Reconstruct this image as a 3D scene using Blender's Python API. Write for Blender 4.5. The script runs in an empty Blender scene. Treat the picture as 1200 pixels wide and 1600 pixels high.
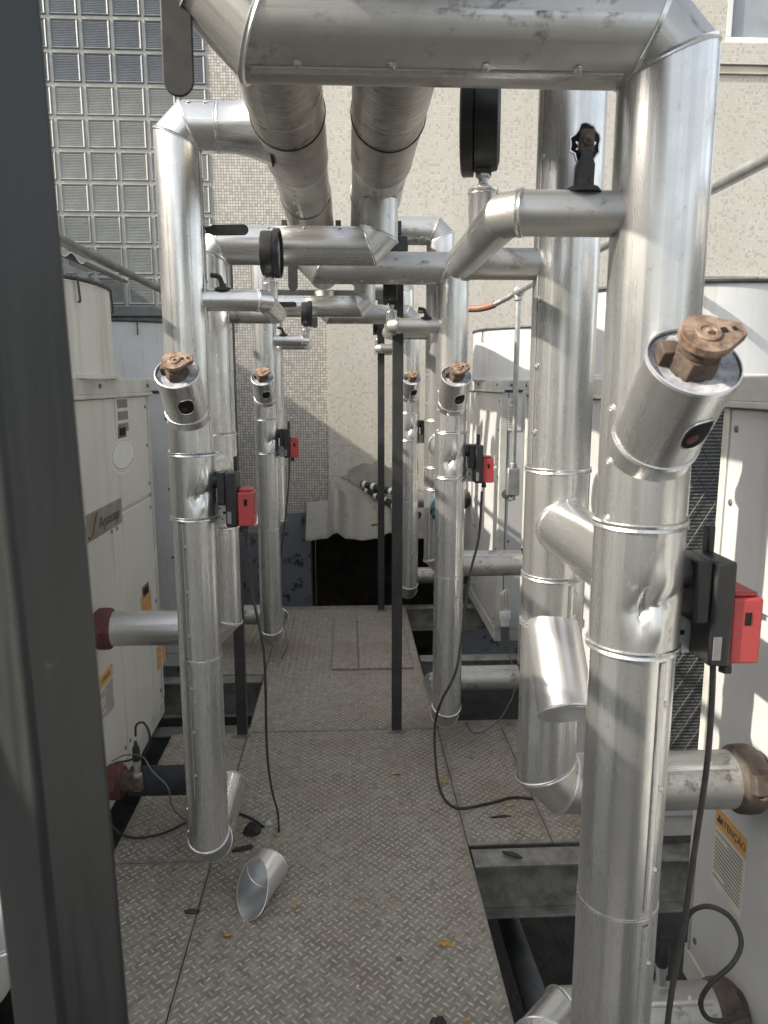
import bpy, math, random
from mathutils import Vector as V, Matrix
R = math.radians
random.seed(7)
scene = bpy.context.scene
COL = scene.collection

# ------------------------------------------------------------------ camera
EYE = 1.70; F = 1160.0; PITCH = math.atan(202/F); YAW = math.atan(57/F)
cam_d = bpy.data.cameras.new("camera"); cam = bpy.data.objects.new("camera", cam_d); COL.objects.link(cam)
cam.location = (0, 0, EYE); cam.rotation_euler = (math.pi/2 - PITCH, 0, -YAW)
cam_d.sensor_fit = 'VERTICAL'; cam_d.sensor_height = 36; cam_d.lens = 36*F/1600
cam_d.dof.use_dof = True; cam_d.dof.focus_distance = 2.2; cam_d.dof.aperture_fstop = 9.0
cam_d.clip_start = 0.02; cam_d.clip_end = 1000
scene.camera = cam
# ------------------------------------------------------------------ sky + sun
SUN = V((-1.0, -0.27, 0.70)).normalized()      # towards the sun
EL = math.asin(SUN.z); AZ = math.atan2(SUN.x, SUN.y)
w = bpy.data.worlds.new("World"); scene.world = w; w.use_nodes = True
nt = w.node_tree; nt.nodes.clear()
sky = nt.nodes.new('ShaderNodeTexSky'); sky.sky_type = 'NISHITA'; sky.sun_disc = False
sky.sun_elevation = EL; sky.sun_rotation = AZ % (2*math.pi); sky.dust_density = 2.5; sky.air_density = 1.0; sky.ozone_density = 1.0
bg = nt.nodes.new('ShaderNodeBackground'); bg.inputs[1].default_value = 0.15
out = nt.nodes.new('ShaderNodeOutputWorld')
hs = nt.nodes.new('ShaderNodeHueSaturation'); hs.inputs['Saturation'].default_value = .48   # hazy, milky sky
tint = nt.nodes.new('ShaderNodeMix'); tint.data_type = 'RGBA'; tint.blend_type = 'MULTIPLY'; tint.inputs[0].default_value = 1; tint.inputs[7].default_value = (1.03, 1.0, .95, 1)
nt.links.new(sky.outputs[0], hs.inputs['Color']); nt.links.new(hs.outputs[0], tint.inputs[6]); nt.links.new(tint.outputs[2], bg.inputs[0]); nt.links.new(bg.outputs[0], out.inputs[0])
sd = bpy.data.lights.new("sun", 'SUN'); sd.energy = 2.65; sd.angle = R(0.5); sd.color = (1.0, 0.93, 0.80)
so = bpy.data.objects.new("sun", sd); COL.objects.link(so)
so.rotation_euler = SUN.to_track_quat('Z', 'Y').to_euler(); so.location = (-8, -3, 8)
scene.view_settings.view_transform = 'Standard'; scene.view_settings.look = 'None'
scene.view_settings.exposure = 1.30; scene.view_settings.gamma = 1.0

def at(px, py, Y):
    """world point seen at photo pixel (px,py) lying at distance Y down the walkway"""
    v = (py-800)/F; u = (px-600)/F
    d = V((u, math.cos(PITCH)-v*math.sin(PITCH), -(math.sin(PITCH)+v*math.cos(PITCH))))
    d = V((d.x*math.cos(YAW)+d.y*math.sin(YAW), -d.x*math.sin(YAW)+d.y*math.cos(YAW), d.z))
    return V((0, 0, EYE)) + d*(Y/d.y)
def onz(px, py, z=0.0):
    p = at(px, py, 1.0); k = (z-EYE)/(p.z-EYE); return V((p.x*k, p.y*k, z))
def onx(px, py, X):
    p = at(px, py, 1.0); k = X/p.x; return V((X, p.y*k, EYE+(p.z-EYE)*k))

# ------------------------------------------------------------------ materials
class NG:
    def __init__(s, name):
        s.m = bpy.data.materials.new(name); s.m.use_nodes = True; s.t = s.m.node_tree
        s.b = s.t.nodes['Principled BSDF']; s.tc = s.t.nodes.new('ShaderNodeTexCoord')
    def n(s, typ, **k):
        x = s.t.nodes.new(typ)
        for a, b in k.items(): setattr(x, a, b)
        return x
    def l(s, a, b): s.t.links.new(a, b)
    def mapped(s, src='Object', scale=(1, 1, 1)):
        mp = s.n('ShaderNodeMapping'); s.l(s.tc.outputs[src], mp.inputs[0]); mp.inputs['Scale'].default_value = scale; return mp.outputs[0]
    def noise(s, vec, scale=5, detail=4, rough=.6):
        x = s.n('ShaderNodeTexNoise'); s.l(vec, x.inputs['Vector']); x.inputs['Scale'].default_value = scale
        x.inputs['Detail'].default_value = detail; x.inputs['Roughness'].default_value = rough; return x.outputs['Fac']
    def ramp(s, fac, stops):
        x = s.n('ShaderNodeValToRGB'); s.l(fac, x.inputs[0]); e = x.color_ramp.elements
        while len(e) > len(stops): e.remove(e[-1])
        while len(e) < len(stops): e.new(0.5)
        for i, (p, c) in enumerate(stops):
            e[i].position = p
            if not isinstance(c, (tuple, list)): c = (c, c, c)
            e[i].color = (*c[:3], 1)
        return x.outputs[0]
    def mix(s, fac, a, b, mode='MIX'):
        x = s.n('ShaderNodeMix', data_type='RGBA', blend_type=mode)
        if isinstance(fac, (int, float)): x.inputs[0].default_value = fac
        else: s.l(fac, x.inputs[0])
        for k, c in ((6, a), (7, b)):
            if isinstance(c, (tuple, list)): x.inputs[k].default_value = (*c[:3], 1)
            else: s.l(c, x.inputs[k])
        return x.outputs[2]
    def math(s, op, a, b=None, c=None):
        x = s.n('ShaderNodeMath', operation=op)
        for k, q in ((0, a), (1, b), (2, c)):
            if q is None: continue
            if isinstance(q, (int, float)): x.inputs[k].default_value = q
            else: s.l(q, x.inputs[k])
        return x.outputs[0]
    def bump(s, h, strength=.3, dist=.002, prev=None):
        x = s.n('ShaderNodeBump'); x.inputs['Strength'].default_value = strength; x.inputs['Distance'].default_value = dist
        s.l(h, x.inputs['Height'])
        if prev is not None: s.l(prev, x.inputs['Normal'])
        s.l(x.outputs[0], s.b.inputs['Normal']); return x.outputs[0]
    def set(s, **k):
        for a, q in k.items():
            i = s.b.inputs[{'base': 'Base Color', 'rough': 'Roughness', 'metal': 'Metallic', 'spec': 'Specular IOR Level'}.get(a, a)]
            if isinstance(q, (int, float)): i.default_value = q
            elif isinstance(q, (tuple, list)): i.default_value = (*q[:3], 1)
            else: s.l(q, i)

def simple(name, c1, c2=None, scale=8, rough=.6, metal=0.0, bump=.2, bscale=60, bdist=.001, lo=.35, hi=.7, spec=.5, rvar=.12):
    g = NG(name); c2 = c2 or tuple(x*.7 for x in c1)
    o = g.mapped()
    f = g.noise(o, scale, 6, .65)
    g.set(base=g.ramp(f, [(lo, c1), (hi, c2)]), metal=metal, spec=spec)
    g.set(rough=g.ramp(g.noise(o, scale*1.7, 4), [(.3, max(0, rough-rvar)), (.7, min(1, rough+rvar))]))
    g.bump(g.noise(o, bscale, 4), bump, bdist)
    return g.m

def alu(name, base=(.80, .80, .79), dull=(.60, .59, .55), dirt=(.30, .27, .22), rlo=.17, rhi=.36, dirtlo=.63, streak=(170, 1.2), scr=.12, dents=.5, samt=.35, mtl=.87):
    g = NG(name); uv = g.mapped('UV')
    big = g.noise(uv, 4.5, 5, .6)
    st = g.noise(g.mapped('UV', (streak[0], streak[1], 1)), 1, 5, .6)
    fine = g.noise(g.mapped('Object'), 420, 2, .5)
    col = g.mix(g.ramp(big, [(.40, 0), (.72, 1)]), base, dull)
    col = g.mix(g.ramp(st, [(.45-samt*.1, 0), (.75-samt*.12, samt)]), col, dull)
    dn = g.noise(g.mapped('UV', (1, .7, 1)), 13, 9, .75)
    dm = g.ramp(dn, [(dirtlo, 0), (dirtlo+.10, .85)])
    col = g.mix(dm, col, dirt)
    sp = g.ramp(g.noise(g.mapped('Object'), 80, 5, .7), [(.60, 0), (.72, .6)])
    col = g.mix(sp, col, (.36, .34, .30))
    r = g.ramp(st, [(.3, rlo), (.7, rhi)])
    r2 = g.mix(g.ramp(big, [(.4, 0), (.75, .45)]), r, (rhi+.15,)*3)
    r3 = g.mix(dm, r2, (.75,)*3)
    mt = g.math('SUBTRACT', mtl, g.math('MULTIPLY', dm, .4))
    g.set(base=col, rough=r3, metal=mt)
    b1 = g.bump(g.noise(g.mapped('UV', (1, .35, 1)), 14, 2, .4), dents, .004)
    b2 = g.bump(st, scr, .0006, b1)
    g.bump(fine, .10, .0004, b2)
    return g.m
ALU = alu('aluminium_cladding', (.70, .70, .69), (.53, .525, .505), rlo=.18, rhi=.34, dents=.36, streak=(110, .35), scr=.16, samt=.45)
ALU_DULL = alu('weathered_aluminium', (.58, .57, .54), (.42, .41, .385), (.14, .12, .10), .34, .52, .55, (140, 1.2), .15, .45)
ALU_WRAP = alu('brushed_header_jacket', (.55, .52, .47), (.30, .275, .24), (.15, .13, .10), .26, .52, .56, (26, 130), 1.6, .6, samt=.95, mtl=.75)
ALU_HOT = alu('bright_aluminium', (.78, .78, .78), (.64, .64, .63), (.35, .33, .30), .24, .38, .74, dents=.35)

PAINT = simple('white_powder_coat', (.66, .67, .66), (.58, .58, .56), 3, .42, 0, .06, 30, .001, .4, .75)
def paint_streaky(name, c1, c2, c3):
    g = NG(name); o = g.mapped('Object', (14, 14, .9)); f = g.noise(o, 1, 6, .7)
    c = g.mix(g.ramp(g.noise(g.mapped(), 2.6, 5), [(.35, 0), (.7, 1)]), c1, c2)
    c = g.mix(g.ramp(f, [(.54, 0), (.74, .75)]), c, c3)
    g.set(base=c, rough=g.ramp(f, [(.3, .34), (.8, .6)]))
    g.bump(g.noise(g.mapped(), 2.2, 2), .5, .012); return g.m
PANEL = paint_streaky('cabinet_paint', (.66, .65, .60), (.58, .57, .515), (.40, .37, .31))
PANEL_W = paint_streaky('cabinet_paint_white', (.56, .57, .575), (.49, .495, .49), (.36, .34, .30))
TRIM = simple('cabinet_trim', (.60, .60, .56), (.42, .41, .37), 6, .5, 0, .1, 40)
CHAR = simple('charcoal_steel_paint', (.035, .037, .040), (.07, .065, .055), 9, .5, .2, .25, 70, .001, .45, .75)
GREYST = simple('grey_steel_paint', (.17, .18, .18), (.10, .105, .105), 7, .45, .3, .2, 50, .001)
BLK = simple('black_plastic', (.014, .014, .015), (.024, .024, .024), 14, .45, 0, .15, 160, .0004)
RUBBER = simple('black_rubber', (.022, .021, .020), (.05, .045, .04), 30, .62, 0, .3, 200, .0005)
FOAM = simple('black_foam_insulation', (.022, .023, .025), (.04, .04, .042), 18, .85, 0, .7, 45, .004)
RED = simple('red_plastic', (.46, .06, .06), (.38, .05, .05), 12, .42, 0, .08, 120, .0004)
RUST = simple('rusty_iron', (.16, .12, .095), (.08, .06, .048), 45, .85, .15, .8, 160, .0015, .35, .62)
RUST_TAN = simple('tan_rusty_brass', (.37, .27, .20), (.15, .095, .065), 42, .7, .35, .8, 170, .0016, .40, .60)  # tan with darker mottling
RUST_RED = simple('red_oxide_iron', (.15, .05, .04), (.07, .035, .03), 30, .75, .1, .6, 120, .0015)
COUPL = simple('dark_weathered_coupling', (.12, .095, .08), (.06, .045, .038), 26, .7, .3, .6, 120, .0015)
GALV = simple('galvanised_steel', (.52, .53, .53), (.38, .38, .37), 25, .42, .8, .25, 90, .0006)
INSUL = simple('mouldy_mineral_wool_facing', (.50, .50, .52), (.24, .24, .27), 55, .9, .1, .6, 90, .002, .38, .62)
HOLE_SHADE = simple('hole_shade', (.006, .006, .006), (.012, .010, .009), 20, .95, 0, .1, 50)  # near-black colour paints the shade inside holes and slots
WIRE = simple('dark_guard_wire', (.05, .05, .05), (.09, .085, .08), 30, .5, .5, .1, 50)
TEAL = simple('teal_painted_iron', (.05, .13, .15), (.025, .055, .06), 40, .6, .1, .6, 120, .0015)
CONC = simple('rough_concrete', (.34, .33, .30), (.20, .19, .17), 6, .9, 0, .8, 40, .006)
SLAB = simple('dirty_roof_slab', (.07, .066, .058), (.025, .023, .02), 5, .95, 0, .9, 25, .01)
BEAM = simple('galvanised_beam', (.33, .33, .31), (.17, .16, .14), 12, .6, .35, .5, 60, .002, .35, .65)
STK_W = simple('sticker_white', (.68, .66, .60), (.58, .55, .47), 20, .5, 0, .05, 50)
STK_O = simple('sticker_orange', (.70, .36, .10), (.60, .38, .18), 25, .5, 0, .05, 50)
INK = simple('sticker_ink', (.05, .05, .05), (.10, .10, .10), 30, .6, 0, .02, 50)
INKG = simple('grey_print', (.16, .16, .16), (.24, .24, .24), 30, .6, 0, .02, 50)
LEAF = simple('fallen_leaf', (.52, .33, .05), (.36, .20, .04), 90, .7, 0, .3, 200)
GLASSW = simple('gauge_glass_dial', (.72, .74, .72), (.66, .68, .66), 10, .12, 0, .02, 30)
COPPER = simple('copper_wrap', (.30, .15, .10), (.20, .11, .08), 40, .6, .3, .3, 120)

def mk_post():
    g = NG('scuffed_post_paint'); o = g.mapped(); a = g.noise(g.mapped('Object', (30, 30, 1.5)), 1, 6, .7); b = g.noise(o, 22, 8, .75)
    c = g.mix(g.ramp(a, [(.4, 0), (.75, .8)]), (.017, .018, .018), (.062, .064, .061)); c = g.mix(g.ramp(b, [(.64, 0), (.70, .8)]), c, (.12, .09, .065))
    g.set(base=c, rough=g.ramp(a, [(.3, .3), (.7, .55)]), metal=.1); g.bump(b, .3, .0012); return g.m
POSTM = mk_post()
def mk_plate():
    g = NG('dusty_tread_plate'); o = g.mapped()
    a = g.noise(o, 2.3, 7, .65); b = g.noise(o, 26, 8, .75); c = g.noise(o, 150, 4, .7); d = g.noise(o, 9, 6, .7)
    col = g.mix(g.ramp(b, [(.36, 0), (.66, 1)]), (.19, .17, .142), (.40, .37, .315))
    col = g.mix(g.ramp(a, [(.47, 0), (.70, .75)]), col, (.205, .168, .13))
    col = g.mix(g.ramp(d, [(.58, 0), (.74, .65)]), col, (.075, .066, .055))
    col = g.mix(g.ramp(c, [(.60, 0), (.72, .45)]), col, (.42, .40, .36))
    g.set(base=col, rough=g.ramp(b, [(.3, .52), (.7, .85)]), metal=.25)
    g.bump(c, .5, .0012); return g.m
def mk_lug():
    g = NG('worn_tread_lug'); o = g.mapped(); a = g.noise(o, 3, 6, .65); b = g.noise(o, 60, 5, .7)
    col = g.mix(g.ramp(b, [(.35, 0), (.65, 1)]), (.58, .55, .49), (.33, .305, .26))
    col = g.mix(g.ramp(a, [(.46, 0), (.70, .75)]), col, (.30, .22, .16))
    g.set(base=col, rough=.5, metal=.3); g.bump(b, .3, .0006); return g.m
PLATE = mk_plate(); LUG = mk_lug()

def mosaic(name, cols, grout, pitch=.0222, gw=.07, wear=(.30, .27, .23), stain=.0):
    g = NG(name); src = g.mapped('Object', (1/pitch, 1/pitch, 1/pitch))
    fl = g.n('ShaderNodeVectorMath', operation='FLOOR'); g.l(src, fl.inputs[0])
    fr = g.n('ShaderNodeVectorMath', operation='FRACTION'); g.l(src, fr.inputs[0])
    sx = g.n('ShaderNodeSeparateXYZ'); g.l(fl.outputs[0], sx.inputs[0])
    cb = g.n('ShaderNodeCombineXYZ'); g.l(sx.outputs[0], cb.inputs[0]); g.l(sx.outputs[2], cb.inputs[2])
    wn = g.n('ShaderNodeTexWhiteNoise', noise_dimensions='3D'); g.l(cb.outputs[0], wn.inputs['Vector'])
    rp = g.n('ShaderNodeValToRGB'); rp.color_ramp.interpolation = 'CONSTANT'; e = rp.color_ramp.elements
    while len(e) < len(cols): e.new(.5)
    for i, (p, c) in enumerate(cols): e[i].position = p; e[i].color = (*c, 1)
    g.l(wn.outputs['Value'], rp.inputs[0])
    fs = g.n('ShaderNodeSeparateXYZ'); g.l(fr.outputs[0], fs.inputs[0])
    def edge(v):
        return g.math('MINIMUM', v, g.math('SUBTRACT', 1.0, v))
    m = g.math('MINIMUM', edge(fs.outputs[0]), edge(fs.outputs[2]))
    gm = g.math('LESS_THAN', m, gw)
    col = g.mix(g.ramp(g.noise(g.mapped(), 1.1, 5, .6), [(.35, 0), (.75, .5)]), rp.outputs[0], wear)
    vst = g.ramp(g.noise(g.mapped('Object', (7, 1, .3)), 1, 6, .7), [(.46, 0), (.74, .7)])
    col = g.mix(vst, col, wear)
    col = g.mix(gm, col, grout)
    g.set(base=col, rough=g.math('ADD', .38, g.math('MULTIPLY', gm, .5)))
    g.bump(g.math('MINIMUM', m, .12), .6, .012)
    return g.m
MOS_L = mosaic('white_grey_mosaic', [(0, (.50, .48, .43)), (.22, (.41, .39, .35)), (.45, (.56, .53, .47)), (.68, (.33, .325, .31)), (.84, (.60, .57, .52))], (.20, .19, .17), gw=.10, wear=(.42, .40, .36))
MOS_R = mosaic('beige_speckled_mosaic', [(0, (.52, .505, .455)), (.40, (.48, .465, .415)), (.80, (.37, .355, .32)), (.90, (.40, .36, .29)), (.94, (.55, .535, .49))], (.42, .405, .365), pitch=.0202, gw=.08, wear=(.42, .395, .345))

def mk_coil():
    g = NG('condenser_coil_fins'); s = g.n('ShaderNodeSeparateXYZ'); g.l(g.tc.outputs['Object'], s.inputs[0])
    f = g.math('FRACT', g.math('MULTIPLY', s.outputs[2], 1/.0125))
    a = g.math('LESS_THAN', f, .34)
    n = g.noise(g.mapped('Object', (40, 40, 200)), 1, 4, .6)
    c = g.mix(g.ramp(n, [(.35, 0), (.7, 1)]), (.065, .07, .075), (.13, .135, .14))
    c = g.mix(a, c, (.33, .34, .34)); g.set(base=c, rough=.55, metal=.5)
    g.bump(f, .5, .004); return g.m
COIL = mk_coil()
def mk_glass(name, c1, c2):
    g = NG(name); o = g.mapped('Object', (1, 1, 1)); n = g.noise(o, 5, 4, .6)
    g.set(base=g.ramp(n, [(.3, c1), (.7, c2)]), rough=.16, spec=.8)
    g.bump(g.noise(o, 60, 2), .25, .002); return g.m
GB = mk_glass('glass_block_glass', (.15, .16, .15), (.24, .25, .235)); GB2 = mk_glass('glass_block_dark_room', (.085, .095, .11), (.13, .142, .155))  # GB2: dark room behind the upper rows, put into the glass colour
GROUT = simple('glass_block_grout', (.40, .40, .37), (.30, .295, .27), 12, .85, 0, .4, 80)
PLINTH = (lambda g: (g.set(base=g.mix(g.ramp(g.noise(g.mapped(), 9, 9, .75), [(.55, 0), (.60, 1)]), (.17, .18, .20), (.035, .035, .035)), rough=.8), g.bump(g.noise(g.mapped(), 30, 5), .4, .003), g.m)[-1])(NG('peeling_grey_blue_paint'))
FIBRE = (lambda g: (g.set(base=g.mix(g.ramp(g.noise(g.mapped(), 14, 9, .7), [(.54, 0), (.70, .7)]), (.30, .29, .26), (.17, .16, .135)), rough=.92), g.bump(g.noise(g.mapped(), 60, 6), .7, .003), g.m)[-1])(NG('weathered_fibre_cement'))
WINGL = mk_glass('window_glass', (.22, .25, .27), (.30, .33, .34))

# ------------------------------------------------------------------ mesh building
class MB:
    def __init__(s): s.v = []; s.f = []; s.u = []; s.mi = []; s.m = 0
    def add(s, vs, fs, uv=None):
        k = len(s.v); s.v += [V(p) for p in vs]
        for i, f in enumerate(fs):
            s.f.append([j+k for j in f]); s.u.append(uv[i] if uv else None); s.mi.append(s.m)
        return s
    def box(s, c, d, rot=None, taper=0):
        c = V(c); vs = []
        for z in (-1, 1):
            for x, y in ((-1, -1), (1, -1), (1, 1), (-1, 1)):
                q = V((x*d[0]/2, y*d[1]/2, z*d[2]/2))
                if taper and z > 0: q.x *= 1-taper; q.y *= 1-taper
                if rot is not None: q = rot @ q
                vs.append(c+q)
        return s.add(vs, [(3, 2, 1, 0), (4, 5, 6, 7), (0, 1, 5, 4), (1, 2, 6, 5), (2, 3, 7, 6), (3, 0, 4, 7)])
    def b2(s, a, b): # two corners
        a, b = V(a), V(b); d = b-a
        return s.box((a+b)/2, (abs(d.x), abs(d.y), abs(d.z)))
    def lathe(s, o, ax, prof, n=32, ref=None, closed=False):
        """prof = [(r, h)] along axis ax from origin o"""
        o = V(o); ax = V(ax).normalized(); e1 = (V(ref) if ref else (V((1, 0, 0)) if abs(ax.x) < .8 else V((0, 1, 0))))
        e1 = (e1-ax*e1.dot(ax)).normalized(); e2 = ax.cross(e1); vs = []
        for r, h in prof:
            for k in range(n):
                a = 2*math.pi*k/n; vs.append(o+ax*h+(e1*math.cos(a)+e2*math.sin(a))*r)
        fs = []; uv = []
        m = len(prof)
        acc = [0]
        for i in range(1, m): acc.append(acc[-1]+math.hypot(prof[i][0]-prof[i-1][0], prof[i][1]-prof[i-1][1]))
        rm = max(p[0] for p in prof)
        for i in range(m-1):
            for k in range(n):
                k2 = (k+1) % n; fs.append((i*n+k, i*n+k2, (i+1)*n+k2, (i+1)*n+k))
                u0 = 2*math.pi*k/n*rm; u1 = 2*math.pi*(k+1)/n*rm
                uv.append([(u0, acc[i]), (u1, acc[i]), (u1, acc[i+1]), (u0, acc[i+1])])
        if not closed:
            if prof[0][0] > 1e-6: fs.append(tuple(reversed(range(n)))); uv.append([(vs[q].x, vs[q].y) for q in reversed(range(n))])
            if prof[-1][0] > 1e-6: fs.append(tuple(range((m-1)*n, m*n))); uv.append([(vs[q].x, vs[q].y) for q in range((m-1)*n, m*n)])
        return s.add(vs, fs, uv)
    def cyl(s, a, b, r, n=24, r2=None):
        a, b = V(a), V(b); return s.lathe(a, b-a, [(r, 0), (r2 if r2 is not None else r, (b-a).length)], n)
    def ring(s, o, ax, Rr, rr, n=48, k=8):
        prof = [(Rr+rr*math.cos(2*math.pi*i/k), rr*math.sin(2*math.pi*i/k)) for i in range(k+1)]
        return s.lathe(o, ax, prof, n, closed=True)
    def hexn(s, o, ax, r, h):
        return s.lathe(o, ax, [(r*.92, 0), (r, h*.12), (r, h*.85), (r*.88, h)], 6)
    def tube(s, pts, r, n=10, sub=6, closed=False):
        P = [V(p) for p in pts]
        if sub > 1 and len(P) > 2:
            Q = []
            for i in range(len(P)-1):
                p0 = P[max(i-1, 0)]; p1 = P[i]; p2 = P[i+1]; p3 = P[min(i+2, len(P)-1)]
                for j in range(sub):
                    t = j/sub; Q.append(.5*((2*p1)+(-p0+p2)*t+(2*p0-5*p1+4*p2-p3)*t*t+(-p0+3*p1-3*p2+p3)*t**3))
            Q.append(P[-1]); P = Q
        T = [(P[min(i+1, len(P)-1)]-P[max(i-1, 0)]).normalized() for i in range(len(P))]
        e = V((0, 0, 1)) if abs(T[0].z) < .9 else V((1, 0, 0)); vs = []; fs = []
        e = (e-T[0]*e.dot(T[0])).normalized()
        for i, p in enumerate(P):
            e = (e-T[i]*e.dot(T[i])).normalized(); f = T[i].cross(e)
            for k in range(n):
                a = 2*math.pi*k/n; vs.append(p+(e*math.cos(a)+f*math.sin(a))*r)
        L = 0; uv = []
        for i in range(len(P)-1):
            d = (P[i+1]-P[i]).length
            for k in range(n):
                k2 = (k+1) % n; fs.append((i*n+k, i*n+k2, (i+1)*n+k2, (i+1)*n+k))
                u0 = 2*math.pi*k/n*r; u1 = 2*math.pi*(k+1)/n*r
                uv.append([(u0, L), (u1, L), (u1, L+d), (u0, L+d)])
            L += d
        fs.append(tuple(reversed(range(n)))); uv.append([(0, 0)]*n)
        fs.append(tuple(range((len(P)-1)*n, len(P)*n))); uv.append([(0, 0)]*n)
        return s.add(vs, fs, uv)
    def prism(s, outline, o, ex, ey, th):
        """flat outline (x,y) in the plane ex,ey at o, extruded th along ex x ey"""
        o, ex, ey = V(o), V(ex).normalized(), V(ey).normalized(); nz = ex.cross(ey); n = len(outline)
        vs = [o+ex*x+ey*y for x, y in outline]+[o+ex*x+ey*y+nz*th for x, y in outline]
        fs = [tuple(reversed(range(n))), tuple(range(n, 2*n))]+[(i, (i+1) % n, n+(i+1) % n, n+i) for i in range(n)]
        return s.add(vs, fs)
    def build(s, name, mats, parent=None, ang=35, bevel=0, bseg=2, smooth=True):
        base = V((0, 0, 0))
        if parent is not None:
            base = V(parent['_base']) if '_base' in parent else V((0, 0, 0))
        else:
            xs = [p.x for p in s.v]; ys = [p.y for p in s.v]; zs = [p.z for p in s.v]
            base = V(((min(xs)+max(xs))/2, (min(ys)+max(ys))/2, min(zs)))
        me = bpy.data.meshes.new(name); me.from_pydata([tuple(p-base) for p in s.v], [], s.f)
        if any(s.u):
            ul = me.uv_layers.new(name='UVMap'); co = []
            for i, f in enumerate(s.f):
                co += [c for q in (s.u[i] or [(0, 0)]*len(f)) for c in q]
            ul.data.foreach_set('uv', co)
        else:
            ul = me.uv_layers.new(name='UVMap'); co = []
            for f in s.f:
                for j in f: co += [s.v[j].x+s.v[j].y*.3, s.v[j].z]
            ul.data.foreach_set('uv', co)
        if not isinstance(mats, (list, tuple)): mats = [mats]
        for m in mats: me.materials.append(m)
        if len(mats) > 1: me.polygons.foreach_set('material_index', s.mi)
        if smooth:
            me.polygons.foreach_set('use_smooth', [True]*len(me.polygons)); me.set_sharp_from_angle(angle=R(ang))
        me.update()
        o = bpy.data.objects.new(name, me); COL.objects.link(o)
        if parent is not None: o.parent = parent; o['_base'] = tuple(base)
        else: o.location = base; o['_base'] = tuple(base)
        if bevel:
            b = o.modifiers.new('bevel', 'BEVEL'); b.width = bevel; b.segments = bseg; b.limit_method = 'ANGLE'; b.angle_limit = R(40)
            b.harden_normals = False
        return o
def tag(o, label=None, cat=None, group=None, kind=None):
    if label: o['label'] = label
    if cat: o['category'] = cat
    if group: o['group'] = group
    if kind: o['kind'] = kind
    return o
def thing(name, loc, label, cat, group=None):
    o = bpy.data.objects.new(name, None); COL.objects.link(o); o.location = loc; o.empty_display_size = .05
    o['_base'] = tuple(loc); return tag(o, label, cat, group)

# ---- mitred aluminium cladding
def chamfer(pts, c):
    """replace each inner corner by a short gore"""
    P = [V(p) for p in pts]; out = [P[0]]
    for i in range(1, len(P)-1):
        a = (P[i-1]-P[i]).normalized(); b = (P[i+1]-P[i]).normalized()
        ca = c[i-1] if isinstance(c, (list, tuple)) else c
        if ca > 0: out += [P[i]+a*ca, P[i]+b*ca]
        else: out.append(P[i])
    return out+[P[-1]]
def ripple(seed):
    rr = random.Random(seed); co = [(rr.choice((3, 5, 7, 9, 11, 14, 17, 21)), rr.uniform(0, 6.28), rr.uniform(.3, 1)) for _ in range(7)]
    return lambda a: 1+.0062*sum(w*math.sin(k*a+p)/(1+.42*k) for k, p, w in co)
def joints(P, radii, n, ref=None):
    """rings at every path point, each lying in the mitre plane"""
    D = [(P[i+1]-P[i]).normalized() for i in range(len(P)-1)]
    e = V(ref) if ref else (V((0, -1, 0)) if abs(D[0].y) < .8 else V((1, 0, 0)))
    e = (e-D[0]*e.dot(D[0])).normalized(); f = D[0].cross(e)
    offs = [e*math.cos(2*math.pi*k/n)+f*math.sin(2*math.pi*k/n) for k in range(n)]
    rings = []
    for i, p in enumerate(P):
        if i == 0: rings.append([o.copy() for o in offs]); continue
        if i == len(P)-1: rings.append([o.copy() for o in offs]); continue
        nn = (D[i-1]+D[i]).normalized(); rr = [o-D[i-1]*(o.dot(nn)/D[i-1].dot(nn)) for o in offs]
        rings.append(rr); offs = [(o-D[i]*o.dot(D[i])) for o in rr]
    return rings
def bead(mb, center, ring, r, ht=.0032, wd=.0045, dbl=True):
    """raised bead following a (possibly oblique) ring"""
    n = len(ring); pr = [(-wd, -.001), (-wd*.7, ht*.75), (-wd*.2, ht*.5 if dbl else ht), (0, ht*.30 if dbl else ht), (wd*.2, ht*.5 if dbl else ht), (wd*.7, ht*.75), (wd, -.001)]
    pl = ring[0].cross(ring[n//4]).normalized(); vs = []; fs = []; uv = []
    for k in range(n):
        o = ring[k]; out_ = o.normalized()
        for a, h in pr: vs.append(center+o*r+out_*h+pl*a)
    m = len(pr)
    for k in range(n):
        k2 = (k+1) % n
        for j in range(m-1):
            fs.append((k*m+j, k*m+j+1, k2*m+j+1, k2*m+j)); uv.append([(k*.005, j*.003), (k*.005, j*.003+.003), (k*.005+.005, j*.003+.003), (k*.005+.005, j*.003)])
    mb.add(vs, fs, uv)
def rivet(mb, p, nrm, r=.0042):
    mb.lathe(p, nrm, [(r*1.5, -.0012), (r*1.45, .0006), (r*.9, .0008), (r*.85, .0022), (r*.4, .0028), (r*.35, .0012), (0, .0012)], 10)
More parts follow.
